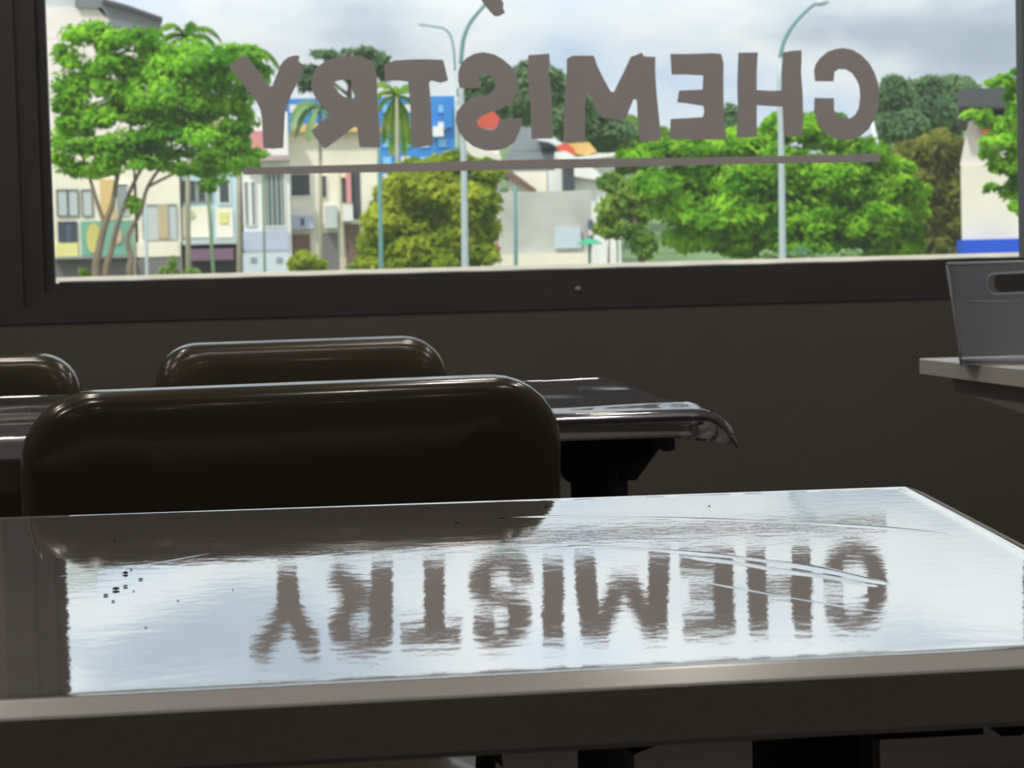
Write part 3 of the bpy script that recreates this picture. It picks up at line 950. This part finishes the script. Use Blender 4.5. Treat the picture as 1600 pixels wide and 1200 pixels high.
# row of shophouses
Y0 = 92
b = Bld('shophouse', 'yellow and green shophouse with an oval sign at the far left of the row', Y0, 12, (62, 240, 210, 430), M['cream'], side=430)
for x0 in (90, 107, 129): b.window(x0, 297, x0 + 15, 337, M['lightgrey'], M['dark'], 0, 1)
b.window(92, 347, 120, 377, M['navy'], M['dark'], 2, 1)
b.rect('spandrel', 88, 380, 122, 401, M['yellow'])
b.rect('green_panel', 127, 345, 208, 399, M['green'])
b.oval('oval_sign', 146, 372, 11, 23, M['ochre'])
b.oval('round_sign', 184, 369, 7, 12, M['tan'])
b.rect('pillar', 157, 280, 178, 344, M['orange'])
b.window(183, 288, 200, 335, M['grey'], M['white'], 0, 1)
b.rect('shopfront', 86, 403, 208, 432, M['shopgrey'], 0.15, True)
b.box('awning', *wrect(86, 401, 208, 404, Y0)[:2], Y0 - 1.2, Y0, wrect(86, 401, 208, 404, Y0)[2], wrect(86, 401, 208, 404, Y0)[3], M['grey'])
b = Bld('shophouse', 'cream shophouse with a large pale upper window, second from the left', Y0, 12, (215, 255, 282, 430), M['cream'], side=430)
b.window(224, 320, 276, 374, M['lightgrey'], M['grey'], 0, 1)
b.rect('curtain', 247, 320, 263, 373, M['tan'], 0.13)
b.rect('spandrel', 214, 378, 282, 401, M['cream'], 0.2)
b.rect('shopfront', 215, 404, 282, 432, M['shopgrey'], 0.15, True)
b = Bld('shophouse', 'pale blue shophouse with cream panels and a purple awning', Y0 + 0.5, 12, (286, 250, 377, 430), M['paleblue'], side=430)
b.window(286, 283, 330, 315, M['dark'], M['grey'], 3, 1)
b.window(343, 284, 358, 317, M['dark'], M['white'], 0, 2)
b.rect('cream_panel', 285, 323, 331, 371, M['cream']); b.rect('cream_panel', 338, 325, 364, 371, M['cream'])
b.oval('leaf_sign', 298, 335, 6, 6, M['palegreen']); b.rect('yellow_sign', 343, 332, 356, 348, M['yellow'], 0.2)
b.rect('ledge', 287, 374, 378, 382, M['lightgrey'], 1.2)
b.rect('shopfront', 286, 384, 377, 432, M['dark'], 0.1, True)
b.rect('awning', 300, 389, 366, 407, M['purple'], 1.4)
b = Bld('shophouse', 'narrow white shophouse with tall teal striped windows', Y0 - 0.5, 12, (379, 175, 453, 430), M['white'], side=430)
b.window(383, 285, 399, 352, M['grey'], M['white'], 1, 1)
b.window(414, 272, 444, 353, M['teal'], M['white'], 4, 2)
b.rect('lower_panel', 380, 361, 451, 391, M['lavender'])
b.rect('shopfront', 380, 395, 451, 432, M['bluewhite'], 0.15, True)
b.rect('pink_panel', 376, 205, 413, 236, M['pink'], 0.15)
b.rect('ledge', 378, 244, 453, 252, M['pinkgrey'], 0.6)
for x0 in (392, 432): b.rect('shop_sign', x0, 402, x0 + 9, 410, M['grey'], 0.2)
b = Bld('shophouse', 'wide cream shophouse with dark windows right of the teal striped one', Y0 + 1, 12, (454, 205, 592, 430), M['cream'], side=430)
b.poly('roof', [(455, 206), (458, 194), (590, 192), (598, 206)], M['orange'], -0.5, 12)
b.window(455, 272, 484, 306, M['dark'], M['white'], 0, 2)
b.window(500, 275, 510, 309, M['dark'], M['white'], 0, 1)
b.window(531, 278, 541, 317, M['dark'], M['tan'], 0, 1)
b.rect('pink_pillar', 541, 268, 548, 317, M['pink'], 0.3)
b.rect('balcony', 532, 320, 550, 346, M['white'], 1.0)
b.rect('recess', 550, 268, 563, 342, M['dark'], 0.06)
b.rect('sign', 455, 337, 490, 358, M['lavender'], 0.4)
b.rect('sign_mark', 470, 341, 475, 353, M['navy'], 0.45)
b.rect('air_conditioner', 508, 322, 526, 357, M['lightgrey'], 0.8)
b.rect('shopfront', 457, 366, 485, 432, M['brown'], 0.12, True)
b.rect('shopfront', 500, 364, 529, 432, M['shopgrey'], 0.12, True)
b.rect('shopfront', 540, 350, 563, 432, M['brown'], 0.12, True)

b = Bld('office_building', 'bright blue office building behind the letters Y, R and T', 150, 16, (440, 152, 716, 430), M['blue'])
for r_ in range(5):
    for c_ in range(9):
        x0 = 452 + c_ * 29; y0 = 162 + r_ * 27
        b.window(x0, y0, x0 + 15, y0 + 14, M['skyblue'] if (r_ + c_) % 3 else M['white'], M['blue'], 0, 0.6)
b.rect('corner_panel', 693, 164, 706, 200, M['blue'], 0.5)
b.rect('white_band', 676, 198, 692, 214, M['white'], 0.5)

b = Bld('warehouse', 'windowless grey concrete building with a white panel in the middle', 98, 12, (784, 299, 925, 430), M['concrete'])
b.rect('white_panel', 866, 357, 906, 388, M['bluewhite'], 0.3)
b.rect('plinth', 782, 396, 926, 432, M['cream'], 0.4, True)
b.rect('blue_pipe', 919, 344, 926, 378, M['navy'], 0.3)
b = Bld('house', 'cream house with a brown sloping roof edge above the grey concrete building', 128, 9, (797, 268, 856, 430), M['cream'])
b.poly('roof_edge', [(786, 262), (800, 268), (838, 296), (838, 302), (800, 282), (786, 270)], M['brown'], -0.8, 9)
b.rect('pillar', 862, 272, 876, 300, M['cream'], 0.5)
b = Bld('house', 'white house with a dark chimney above the grey concrete building', 114, 8, (858, 266, 934, 430), M['white'])
b.rect('chimney', 878, 256, 894, 298, M['dark'], 0.8)
b.poly('roof', [(884, 262), (922, 260), (938, 272), (940, 282), (900, 276), (886, 272)], M['white'], -0.8, 9)
b = Bld('house', 'grey gabled house under the letter I', 165, 12, (795, 235, 890, 430), M['grey'])
b.poly('gable', [(795, 236), (812, 196), (832, 202), (890, 228), (890, 236)], M['grey'], 0, 12)
b.poly('window', [(846, 230), (866, 231), (866, 238), (846, 238)], M['dark'], -0.3, 0.5)
b.poly('roof', [(840, 214), (862, 213), (880, 225), (874, 230), (858, 222), (840, 219)], M['white'], -2, 8)
b = Bld('house', 'house with orange and yellow roofs under the letter M', 146, 8, (868, 240, 962, 430), M['white'])
b.poly('orange_roof', [(868, 228), (886, 223), (898, 234), (897, 246), (884, 246)], M['red'], -1, 8)
b.poly('yellow_roof', [(886, 224), (920, 222), (932, 236), (918, 243), (896, 240)], M['roofyellow'], -0.6, 8)
b.poly('eave', [(866, 238), (884, 236), (900, 245), (960, 238), (966, 243), (900, 251), (872, 249)], M['white'], -1.6, 8)
b = Bld('house', 'small house with a pink roof glimpsed inside the letter S', 182, 9, (722, 197, 782, 430), M['pinkwhite'])
b.poly('roof', [(716, 200), (735, 176), (770, 172), (786, 190), (788, 200)], M['red'], -0.5, 9.5)
b.poly('eave', [(724, 222), (745, 228), (782, 242), (784, 250), (750, 248), (722, 236)], M['cream'], -2, 4)
b = Bld('building', 'cream corner building with a blue band behind the right window edge', 58, 10, (1503, 256, 1660, 430), M['cream'], side=1497)
b.poly('upper_wall', [(1500, 258), (1513, 190), (1530, 184), (1660, 184), (1660, 258)], M['pinkwhite'], 0.05, 9)
b.poly('roof', [(1496, 142), (1530, 138), (1580, 136), (1660, 140), (1660, 190), (1570, 168), (1498, 166)], M['roofdark'], -0.8, 11)
b.poly('red_sign', [(1534, 196), (1556, 195), (1553, 207), (1536, 208)], M['red'], -0.4, 0.4)
b.rect('blue_band', 1496, 374, 1591, 398, M['blueband'], 0.5)
b.rect('shopfront', 1503, 400, 1590, 432, M['shopgrey'], 0.15, True)

# ------------------------------------------------------------------ trees
def foliage_mesh(blobs, Y, leaf, dens, spread=0.8, droop=0.0, seed=0, flat=0.5):
    r = np.random.default_rng(seed)
    V = []; F = []
    k = Y / FPX
    allc = []
    for bl_ in blobs:
        px, py, rx, ry = bl_[:4]
        yy = Y + (r.random() - 0.5) * 2 * spread * rx * k
        c = atY(px, py, yy)
        Rx, Rz = rx * k, ry * k
        # sub clumps inside each blob
        nc = max(4, int(rx * ry / 110))
        ncl = []
        for _ in range(nc):
            d = r.normal(size=3); d /= np.linalg.norm(d)
            q = r.random() ** 0.45 * 1.0
            ncl.append((c.x + d[0] * Rx * q, c.y + d[1] * Rx * q, c.z + d[2] * Rz * q))
        n = int(dens * rx * ry * 0.017)
        for i in range(n):
            cc = ncl[r.integers(nc)]
            d = r.normal(size=3); d /= np.linalg.norm(d)
            q = (0.35 + 0.65 * r.random()) * 0.5
            if i % 3 == 0: cc = (c.x, c.y, c.z); q = r.random() ** 0.4 * 1.08
            allc.append((cc[0] + d[0] * Rx * q, cc[1] + d[1] * Rx * q, cc[2] + d[2] * Rz * q * 0.9, d[0], d[1], abs(d[2]) * 0.6 + d[2] * 0.4))
    A = np.array(allc)
    n = len(A)
    P = A[:, :3]
    nn = A[:, 3:] * 0.7 + r.normal(size=(n, 3)) * 0.55 + np.array([0, -0.15, flat])
    nn /= np.linalg.norm(nn, axis=1)[:, None]
    t = np.cross(nn, r.normal(size=(n, 3))); t /= np.linalg.norm(t, axis=1)[:, None]
    b_ = np.cross(nn, t)
    s = leaf * (0.6 + 0.8 * r.random(n))[:, None]
    v0 = P - t * s; v1 = P + b_ * s * 0.45 + nn * s * 0.12; v2 = P + t * s; v3 = P - b_ * s * 0.45 + nn * s * 0.12
    V = np.stack([v0, v1, v2, v3], 1).reshape(-1, 3)
    return V, n
def quads_obj(name, V, n, m, parent, o):
    me = bpy.data.meshes.new(name)
    V = V - np.array(o)
    me.vertices.add(len(V)); me.vertices.foreach_set('co', V.astype(np.float32).ravel())
    me.loops.add(4 * n); me.loops.foreach_set('vertex_index', np.arange(4 * n, dtype=np.int32))
    me.polygons.add(n); me.polygons.foreach_set('loop_start', np.arange(0, 4 * n, 4, dtype=np.int32))
    me.polygons.foreach_set('loop_total', np.full(n, 4, dtype=np.int32))
    me.update(calc_edges=True)
    me.materials.append(m)
    ob = bpy.data.objects.new(name, me)
    C.objects.link(ob)
    if parent is not None: ob.parent = parent
    return ob
m_bark = mat('bark', (132, 116, 96), 0.9, var=0.2, vscale=3)
m_bark2 = mat('dark_bark', (100, 88, 74), 0.9, var=0.2, vscale=3)
g_bright = leaf_mat('bright_leaves', (84, 150, 36), (172, 226, 60), 1.3)
g_left = leaf_mat('feathery_leaves', (84, 156, 40), (176, 230, 70), 1.1)
g_olive = leaf_mat('olive_leaves', (118, 150, 40), (198, 208, 66), 1.0)
g_brown = leaf_mat('bronze_leaves', (112, 120, 56), (156, 158, 78), 0.8)
g_dark = leaf_mat('dark_hill_leaves', (94, 130, 92), (140, 172, 120), 0.12)
g_mid = leaf_mat('mid_leaves', (100, 146, 60), (158, 190, 84), 0.6)
g_palm = leaf_mat('palm_leaves', (120, 164, 120), (170, 200, 140), 0.8)
g_pink = leaf_mat('pink_flowers', (225, 150, 150), (240, 190, 185), 2.0)
def tree(name, label, Y, blobs, leafm, leaf, dens, trunks=(), rb=0.12, cat='tree', group=None, bark=None, seed=1, base=None, **kw):
    xs = base if base is not None else sum(b_[0] for b_ in blobs) / len(blobs)
    o = atY(xs, 420, Y); o.z = GZ
    e_ = empty(name, o, label=label, cat=cat, group=group)
    V, n = foliage_mesh(blobs, Y, leaf, dens, seed=seed, **kw)
    quads_obj('foliage', V, n, leafm, e_, o)
    if not trunks:
        top = min(b_[1] for b_ in blobs)
        trunks = [[(xs, 430, 1.0), (xs, (430 + top) / 2, 0.6), (xs + 3, top + 12, 0.2)]]
    for i, tr in enumerate(trunks):
        bm = bmesh.new()
        P = [atY(p[0], p[1], Y + (p[3] if len(p) > 3 else 0)) for p in tr]
        R = [rb * p[2] for p in tr]
        if tr[0][1] >= 428:
            g = P[0].copy(); g.z = GZ
            P = [g] + P; R = [R[0] * 1.15] + R
        Q = smoothpath(P, 4)
        RR = []
        for q in range(len(P) - 1):
            for k in range(4): RR.append(R[q] + (R[q + 1] - R[q]) * k / 4)
        RR.append(R[-1])
        tube(bm, [p - o for p in Q], RR, 8)
        obj('trunk' if i == 0 or tr[0][1] >= 428 else 'branch', bm, bark or m_bark, e_, True)
    return e_
tree('tree', 'large feathery bright green tree with slender forked trunks at the left', 42,
     [(125,55,34,18),(150,42,26,12),(185,62,48,22),(108,88,26,20),(105,130,22,26),(165,100,34,18),(205,110,48,26),(250,80,40,20),(275,105,48,26),(325,95,44,22),(345,120,40,20),(385,92,36,16),(410,110,20,12),
      (118,165,34,22),(105,205,26,16),(160,180,34,20),(205,165,40,18),(250,150,44,22),(300,165,44,24),(345,165,36,24),(378,150,26,20),(140,225,44,14),(200,215,40,16),(255,205,38,18),(305,215,40,18),(352,205,34,20),(385,190,20,18),
      (110,262,24,16),(165,262,34,11),(225,255,34,12),(290,262,34,14),(335,268,38,18),(378,256,30,14),(402,240,16,9),(325,290,22,10),(211,320,13,12),(100,150,22,26),(135,130,30,24),(235,120,36,26),(180,140,34,20),(300,130,36,24),(120,190,34,20),(175,240,40,18),(235,180,40,22),(280,190,40,22),(330,235,38,22),(365,225,28,20),(100,235,22,22),(260,235,40,16),(395,120,24,16),(360,80,30,14),(140,265,34,14),(295,75,34,16),(225,60,30,16)],
     g_left, 0.075, 56,
     [[(150,432,1.1),(153,398,1.0),(164,351,0.85),(176,317,0.7),(184,273,0.55),(200,215,0.4),(215,150,0.25)],
      [(165,432,0.9),(173,395,0.75),(184,351,0.6),(199,309,0.5),(222,262,0.4),(262,205,0.3),(300,140,0.15)],
      [(202,432,0.9),(205,403,0.75),(199,371,0.6),(220,331,0.5),(231,292,0.45),(262,250,0.35),(330,195,0.2)],
      [(164,351,0.6),(152,317,0.5),(142,284,0.4),(128,240,0.3),(118,180,0.15)],
      [(231,292,0.4),(280,268,0.3),(340,250,0.15)]],
     rb=0.075, seed=3, base=175, flat=0.6)
tree('tree', 'rounded yellow green tree behind the left lamp post', 56,
     [(650,268,40,22),(705,258,45,20),(752,275,32,22),(620,305,36,30),(680,300,50,34),(740,318,42,34),(600,345,34,28),(655,352,50,36),(715,360,45,34),(757,358,26,28),(590,388,30,24),(640,392,45,26),(700,398,50,24),(748,394,28,20),(700,330,60,40),(640,330,40,34),(690,375,60,36),(740,345,34,40),(610,410,40,18),(690,415,60,16),(640,285,34,20)],
     g_olive, 0.13, 110, [[(680,432,1),(682,380,0.8),(690,300,0.3)]], rb=0.14, seed=5)
tree('tree', 'broad bright green tree behind the right lamp post', 62,
     [(1000,245,36,16),(1050,232,40,20),(1105,232,48,24),(1165,222,48,26),(1215,205,30,22),(1262,200,34,28),(1300,212,40,26),(1350,240,42,26),(1385,262,34,22),(1025,285,38,24),(1085,280,54,30),(1155,280,58,34),(1230,265,60,38),(1300,275,58,38),(1365,295,52,34),(1415,310,34,30),(1435,325,14,18),
      (1065,325,44,30),(1130,335,56,34),(1205,335,60,38),(1285,340,60,38),(1355,350,52,34),(1405,355,38,28),(1095,372,44,22),(1170,382,60,22),(1250,386,64,22),(1330,386,60,22),(1400,388,44,20)],
     g_bright, 0.125, 115, [[(1205,432,1),(1204,370,0.8),(1200,280,0.4)], [(1204,370,0.6),(1270,300,0.3),(1300,240,0.15)], [(1204,370,0.6),(1120,310,0.3),(1080,260,0.15)]], rb=0.2, seed=6)
tree('tree', 'bronze tinged tree to the right of the broad green tree', 82,
     [(1420,240,26,22),(1455,235,34,26),(1490,245,26,26),(1435,285,34,30),(1480,300,32,36),(1448,335,38,34),(1488,355,26,34),(1455,385,44,22)],
     g_brown, 0.2, 110, rb=0.2, seed=8)
tree('tree', 'small olive tree with reddish tips between the warehouse and the broad tree', 78,
     [(952,285,20,18),(975,300,26,22),(955,325,26,20),(995,330,26,22),(1010,300,18,22),(965,360,28,14),(1000,375,22,24),(950,345,16,10)],
     g_mid, 0.16, 90, [[(1002,432,1),(1000,380,0.8),(985,320,0.4)]], rb=0.16, seed=9)
tree('shrub', 'yellow and orange leaved shrub beside the grey concrete building', 84,
     [(950,352,18,14),(938,358,12,10),(966,358,12,10)], g_olive, 0.12, 110, rb=0.06, cat='shrub', seed=10)
tree('tree', 'light green airy tree at the right edge of the window', 28,
     [(1570,128,24,12),(1588,150,22,18),(1592,112,10,8),(1525,180,26,7),(1550,190,28,9),(1585,195,24,20),(1560,222,30,14),(1592,240,20,26),(1545,240,18,9),(1572,262,30,12),(1590,290,20,16),(1552,292,15,7),(1590,322,14,14),(1590,170,20,40),(1575,210,24,30),(1590,250,20,40),(1560,255,22,14),(1580,300,18,16),(1600,200,26,50),(1610,270,24,50)],
     g_left, 0.055, 60, [[(1640,432,1),(1640,330,0.8),(1625,240,0.6),(1600,180,0.3)], [(1625,240,0.4),(1580,225,0.25),(1540,190,0.12)]], rb=0.08, seed=11, base=1640)
# the hillside itself: ground rising behind the houses
vs, fs = [], []
ridge_px = [(430, 300), (560, 260), (640, 215), (720, 178), (770, 150), (830, 128), (880, 158), (930, 190), (1000, 222), (1080, 238), (1200, 242), (1300, 238), (1370, 205), (1410, 165), (1470, 152), (1530, 160), (1620, 190), (1800, 260)]
for j in range(9):
    t = j / 8
    for (a_, b_) in ridge_px:
        Yr = 205 + 165 * t
        top_ = atY(a_, b_, 370)
        pr = atY(a_, b_, Yr)
        vs.append((pr.x, Yr, GZ + (top_.z - GZ) * (t ** 1.2) + 1.2 * math.sin(a_ * 0.05 + j * 2.0) * t * (1 - t)))
n_ = len(ridge_px)
for j in range(8):
    for i in range(n_ - 1):
        fs.append((j * n_ + i, j * n_ + i + 1, (j + 1) * n_ + i + 1, (j + 1) * n_ + i))
tag(raw('hillside', vs, fs, mat('hill_scrub', (104, 132, 84), 0.95, var=0.35, vscale=0.15, bump=1.2, bscale=0.3), None, True), kind='structure')
# wooded hills far behind: each tree its own
hill = [((830,118,26,18),(855,140,24,20),(822,150,22,22)), ((870,142,26,16),(895,165,30,22),(872,180,28,20)), ((930,178,32,18),(905,200,30,20),(950,205,34,18)), ((980,200,34,16),(1010,212,30,14),(990,228,36,14)),
        ((760,128,24,16),(745,150,24,18),(775,160,26,20)), ((1398,150,24,22),(1388,185,20,24),(1412,196,28,22)), ((1436,145,30,18),(1450,175,32,24)), ((1490,136,28,16),(1505,158,24,20),(1480,180,30,24)),
        ((1140,178,12,14),(1142,200,14,10)), ((820,185,30,16),(850,200,34,14),(800,205,24,12))]
hl = ['dark hillside tree between the letters S and I', 'dark hillside tree between the letters I and M', 'dark hillside tree under the middle of the letter M', 'dark hillside tree under the right foot of the letter M',
      'dark hillside tree inside the upper curve of the letter S', 'dark hillside tree just right of the letter C', 'dark hillside tree at the middle of the right hand clump', 'dark hillside tree beside the dark roof at the right',
      'pale distant tree between the letters E and H', 'green hillside tree low between the letters S and I']
for i, (bb, lb) in enumerate(zip(hill, hl)):
    tree('hill_tree', lb, 215 + 13 * i, [(p_[0], p_[1], p_[2] * 1.25, p_[3] * 1.3) for p_ in bb] + [(bb[0][0], bb[0][1] + 45, 30, 26)], g_dark if i < 9 and i != 3 else g_mid, 0.55, 150, rb=0.5, bark=m_bark2, group='trees on the far hill', seed=20 + i)
tree('tree', 'thin dark tree top rising above the letter R', 135,
     [(508,84,18,7),(530,92,22,9),(560,82,24,8),(590,92,18,9),(575,104,26,10),(600,112,16,12),(520,110,22,10),(472,112,18,12),(480,130,18,16),(545,118,30,10)], g_dark, 0.3, 60, [[(545,432,1),(545,200,0.7),(548,100,0.3)], [(546,150,0.4),(500,115,0.2),(475,110,0.1)]], rb=0.3, bark=m_bark2, seed=33)
tree('bush', 'round bright green bush below the lavender sign', 66, [(478,405,18,13),(462,414,14,10),(494,414,14,10)], g_olive, 0.1, 120, rb=0.05, cat='bush', seed=34)
tree('bush', 'small lime green bush at the foot of the left tree', 46, [(131,428,10,9),(138,433,10,7)], g_olive, 0.06, 110, rb=0.03, cat='bush', seed=35)
tree('bush', 'low green bush under the cream shophouse', 60, [(270,412,7,12),(262,426,20,8),(300,426,14,8)], g_mid, 0.08, 100, rb=0.03, cat='bush', seed=36)
tree('bush', 'low dark green bush left of the teal post', 64, [(553,418,12,8),(568,424,12,7)], g_mid, 0.08, 110, rb=0.03, cat='bush', seed=37)
tree('flowering_bush', 'pink flowering bush left of the grey concrete building', 88, [(768,398,12,10),(776,386,7,8),(760,410,12,7)], g_pink, 0.1, 110, rb=0.05, cat='bush', seed=38)
tree('bush', 'low pale hedge plant at the foot of the right lamp post', 50, [(1250,396,20,8),(1290,400,22,7),(1200,398,14,7),(1330,396,20,8)], g_palm, 0.07, 50, rb=0.03, cat='bush', seed=39)

g_palm3 = leaf_mat('yellow_palm_leaves', (120, 170, 60), (186, 204, 96), 0.8)
m_palmbark = mat('palm_bark', (176, 170, 146), 0.9, var=0.1, vscale=2)
def palm(label, cx, cy, Y, R, fronds, base=None, seed=0, leafm=None, rb=0.10, lw=0.055):
    r = random.Random(seed)
    o = atY(base or cx, 420, Y); o.z = GZ
    e_ = empty('palm_tree', o, label=label, cat='palm tree', group='palms behind the street trees')
    c = atY(cx, cy, Y)
    k = Y / FPX
    bm = bmesh.new()
    tube(bm, [Vector((0, 0, 0)), (c - o) * 0.5, c - o], [rb, rb * 0.8, rb * 0.6], 10)
    obj('trunk', bm, m_palmbark, e_, True)
    for (ax, az, dy, ln) in fronds:   # direction in the picture plane, drop handled below
        vs, fs = [], []
        L_ = ln * R * k
        d0 = Vector((ax, dy, az)).normalized()
        pts = []
        p = c.copy(); d = d0.copy()
        n = 16
        for i in range(n + 1):
            pts.append(p.copy())
            p += d * (L_ / n)
            d = (d + Vector((0, 0, -0.21))).normalized()
        for i in range(1, n + 1):
            for q in range(3):
                t = (i - 1 + q / 3) / n
                a_ = pts[i - 1].lerp(pts[i], q / 3)
                dd = (pts[i] - pts[i - 1]).normalized()
                side = dd.cross(Vector((0, 0, 1)))
                if side.length < 0.05: side = Vector((1, 0, 0))
                side.normalize()
                ll = L_ * 0.22 * math.sin(PI * min(0.97, t * 0.85 + 0.12))
                for s_ in (-1, 1):
                    tip = a_ + side * s_ * ll * 0.62 + dd * ll * 0.45 + Vector((0, 0, -ll * (0.45 + 0.3 * r.random())))
                    wv = dd * lw * (0.7 + 0.5 * r.random())
                    b0 = len(vs)
                    vs += [a_ - wv - o, a_ + wv - o, tip + wv * 0.2 - o, tip - wv * 0.2 - o]
                    fs.append((b0, b0 + 1, b0 + 2, b0 + 3))
        fo = raw('frond', vs, fs, leafm or g_palm, e_)
    return e_
g_palm2 = leaf_mat('green_palm_leaves', (70, 128, 40), (140, 186, 60), 0.8)
palm('palm crown rising behind the top of the left tree', 292, 62, 75, 75, [(-1,1.3,0.2,1),(-0.5,1.6,-0.3,1),(0.1,1.7,0.4,1),(0.7,1.6,0.1,1),(1.1,1.1,-0.3,1.05),(-1.2,0.6,0.3,0.9),(1.3,0.5,0.3,0.9),(0.3,1.2,-0.8,0.8)], seed=1, leafm=g_palm2)
palm('palm with one high arching frond between the left tree and the letter Y', 372, 92, 70, 75, [(1,1.4,0.1,1.3),(0.5,1.6,0.3,0.9),(1.2,0.7,-0.2,1.0),(-0.8,1.2,0.2,0.8),(1.1,0.2,0.2,0.9),(-0.2,1.5,-0.4,0.7),(0.9,1.0,0.5,1.1)], seed=2, leafm=g_palm2)
palm('blue green palm with drooping fronds between the letters Y and R', 500, 165, 86, 75, [(-1,1,0.1,1),(-0.8,0.3,0.4,1),(0.2,1.4,0.1,0.8),(1,1,0.2,1),(1,0.2,0,1),(-0.5,-0.2,-0.5,0.9),(0.5,-0.3,-0.5,0.9),(-1.1,0.6,-0.3,1.1),(0.7,0.6,-0.6,1)], seed=3, lw=0.09)
palm('yellow green palm with hanging fronds between the letters R and T', 620, 150, 84, 85, [(-0.8,1,0.3,0.8),(0.8,1,-0.2,0.8),(-0.5,1.4,-0.2,0.8),(0.5,1.4,0.3,0.8),(-1,0.2,0.3,0.9),(1,0.2,0.2,0.9),(-0.5,-0.3,0.6,1),(0.5,-0.4,0.6,1),(-0.25,-0.8,0.3,1.1),(0.3,-0.8,0.4,1.1),(0,1.5,0.6,0.7)], seed=4, leafm=g_palm3, lw=0.05)

# ------------------------------------------------------------------ posts and street lamps
m_post = mat('galvanised_post', (186, 200, 202), 0.5, metal=0.2, var=0.04)
m_teal = mat('teal_post', (100, 150, 150), 0.5, var=0.05)
m_green = mat('green_post', (110, 140, 100), 0.7, var=0.08)
def street_lamp(label, pts, head, Y, r0, r1):
    o = atY(pts[0][0], pts[0][1], Y); o.z = GZ
    e_ = empty('street_lamp', o, label=label, cat='street lamp', group='street lamps')
    P = [atY(a, b_, Y) for a, b_ in pts]
    split = next(i for i, p in enumerate(pts) if p[1] < pts[0][1] - 300) if pts[-1][1] < pts[0][1] - 300 else 2
    bm = bmesh.new()
    Q = [o] + P[:split + 1]
    R = [r0 + (r1 - r0) * i / (len(Q) - 1) for i in range(len(Q))]
    tube(bm, [q - o for q in Q], R, 12)
    obj('pole', bm, m_post, e_, True)
    bm = bmesh.new()
    Q = smoothpath(P[split:], 6)
    tube(bm, [q - o for q in Q], [r1 * (1 - 0.35 * i / len(Q)) for i in range(len(Q))], 10)
    obj('arm', bm, m_teal, e_, True)
    bm = bmesh.new()
    h0 = P[-1]; h1 = atY(head[0], head[1], Y)
    d = (h1 - h0)
    tube(bm, [h0 - o, h0 + d * 0.2 - o, h0 + d * 0.7 - o, h1 - o], [r1 * 0.8, r1 * 1.8, r1 * 1.8, r1 * 0.8], 10)
    for v in bm.verts: v.co.z = (v.co.z - (h0 - o).z) * 0.75 + (h0 - o).z
    obj('lamp_head', bm, m_post, e_, True)
street_lamp('tall street lamp whose arm curves up behind the letter S', [(727, 432), (725, 270), (721, 150), (720, 100), (724, 62), (735, 35), (757, 8), (766, -2)], (800, -14), 46, 0.088, 0.05)
street_lamp('tall street lamp rising behind the letter H with a curved arm', [(1223, 425), (1221, 250), (1218, 125), (1219, 90), (1226, 62), (1242, 36), (1262, 15), (1274, 6)], (1294, 1), 46, 0.088, 0.048)
street_lamp('faint distant street lamp with an arm pointing left', [(714, 432), (713, 200), (711, 110), (709, 78), (704, 56), (694, 45), (680, 42), (668, 40)], (652, 35), 138, 0.13, 0.075)
def post(label, a, b_, Y, r, m):
    P0 = atY(a[0], a[1], Y); P1 = atY(b_[0], b_[1], Y)
    d = (P1 - P0).normalized()
    base = P0 - d * ((P0.z - GZ) / d.z)
    bm = bmesh.new()
    tube(bm, [Vector((0, 0, 0)), (P0 - base), (P1 - base), (P1 - base) + Vector((0, 0, 0.04))], [r * 1.1, r, r * 0.85, r * 0.4], 10)
    o = obj('post', bm, m, None, True)
    o.location = base
    tag(o, label, 'post', 'slim posts along the street')
post('teal post in front of the blue building', (596, 432), (592, 232), 48, 0.052, m_teal)
post('teal post in front of the grey concrete building', (806, 420), (805, 292), 70, 0.07, m_teal)
post('pale blue post in front of the cream shophouse', (230, 432), (227, 318), 60, 0.05, m_post)
post('green post in front of the purple awning', (334, 432), (325, 300), 60, 0.05, m_green)
post('slim grey green post in front of the teal striped windows', (414, 432), (410, 262), 62, 0.036, m_green)
post('slim beige post in front of the wide cream shophouse', (537, 432), (531, 270), 62, 0.04, mat('beige_post', (196, 188, 156), 0.7))
post('white leaning pole below the letter C', (1373, 240), (1362, 190), 120, 0.14, mat('white_pole', (230, 232, 234), 0.5))

# green parasol and white awning by the grey building
Yp = 90
o = atY(921, 420, Yp); o.z = GZ
pe = empty('parasol', o, label='green parasol at the right corner of the grey concrete building', cat='parasol')
bm = bmesh.new(); c_ = atY(921, 378, Yp) - o
tube(bm, [c_ + Vector((0, 0, 0.16)), c_ + Vector((0, 0, 0.08)), c_ + Vector((0, 0, -0.10))], [0.03, 0.3, 0.62], 10); obj('canopy', bm, mat('green_canvas', (60, 170, 130), 0.7), pe)
bm = bmesh.new(); tube(bm, [Vector((0, 0, 0)), c_], 0.06, 8); obj('pole', bm, mat('green_pole', (70, 140, 125), 0.6), pe)
o = atY(955, 420, Yp + 2); o.z = GZ
ae = empty('shelter', o, label='small white flat shelter beside the green parasol', cat='shelter')
a_, b_, c_, d_ = wrect(930, 357, 972, 366, Yp + 2)
bm = bmesh.new(); box(bm, a_ - o.x, b_ - o.x, 0, 2.0, c_ - o.z, d_ - o.z); obj('roof', bm, M['cream'], ae)
for xx in (a_ + 0.5, b_ - 0.1):
    bm = bmesh.new(); tube(bm, [(xx - o.x, 0.1, 0), (xx - o.x, 0.1, c_ - o.z)], 0.06, 8); obj('post', bm, M['white'], ae)
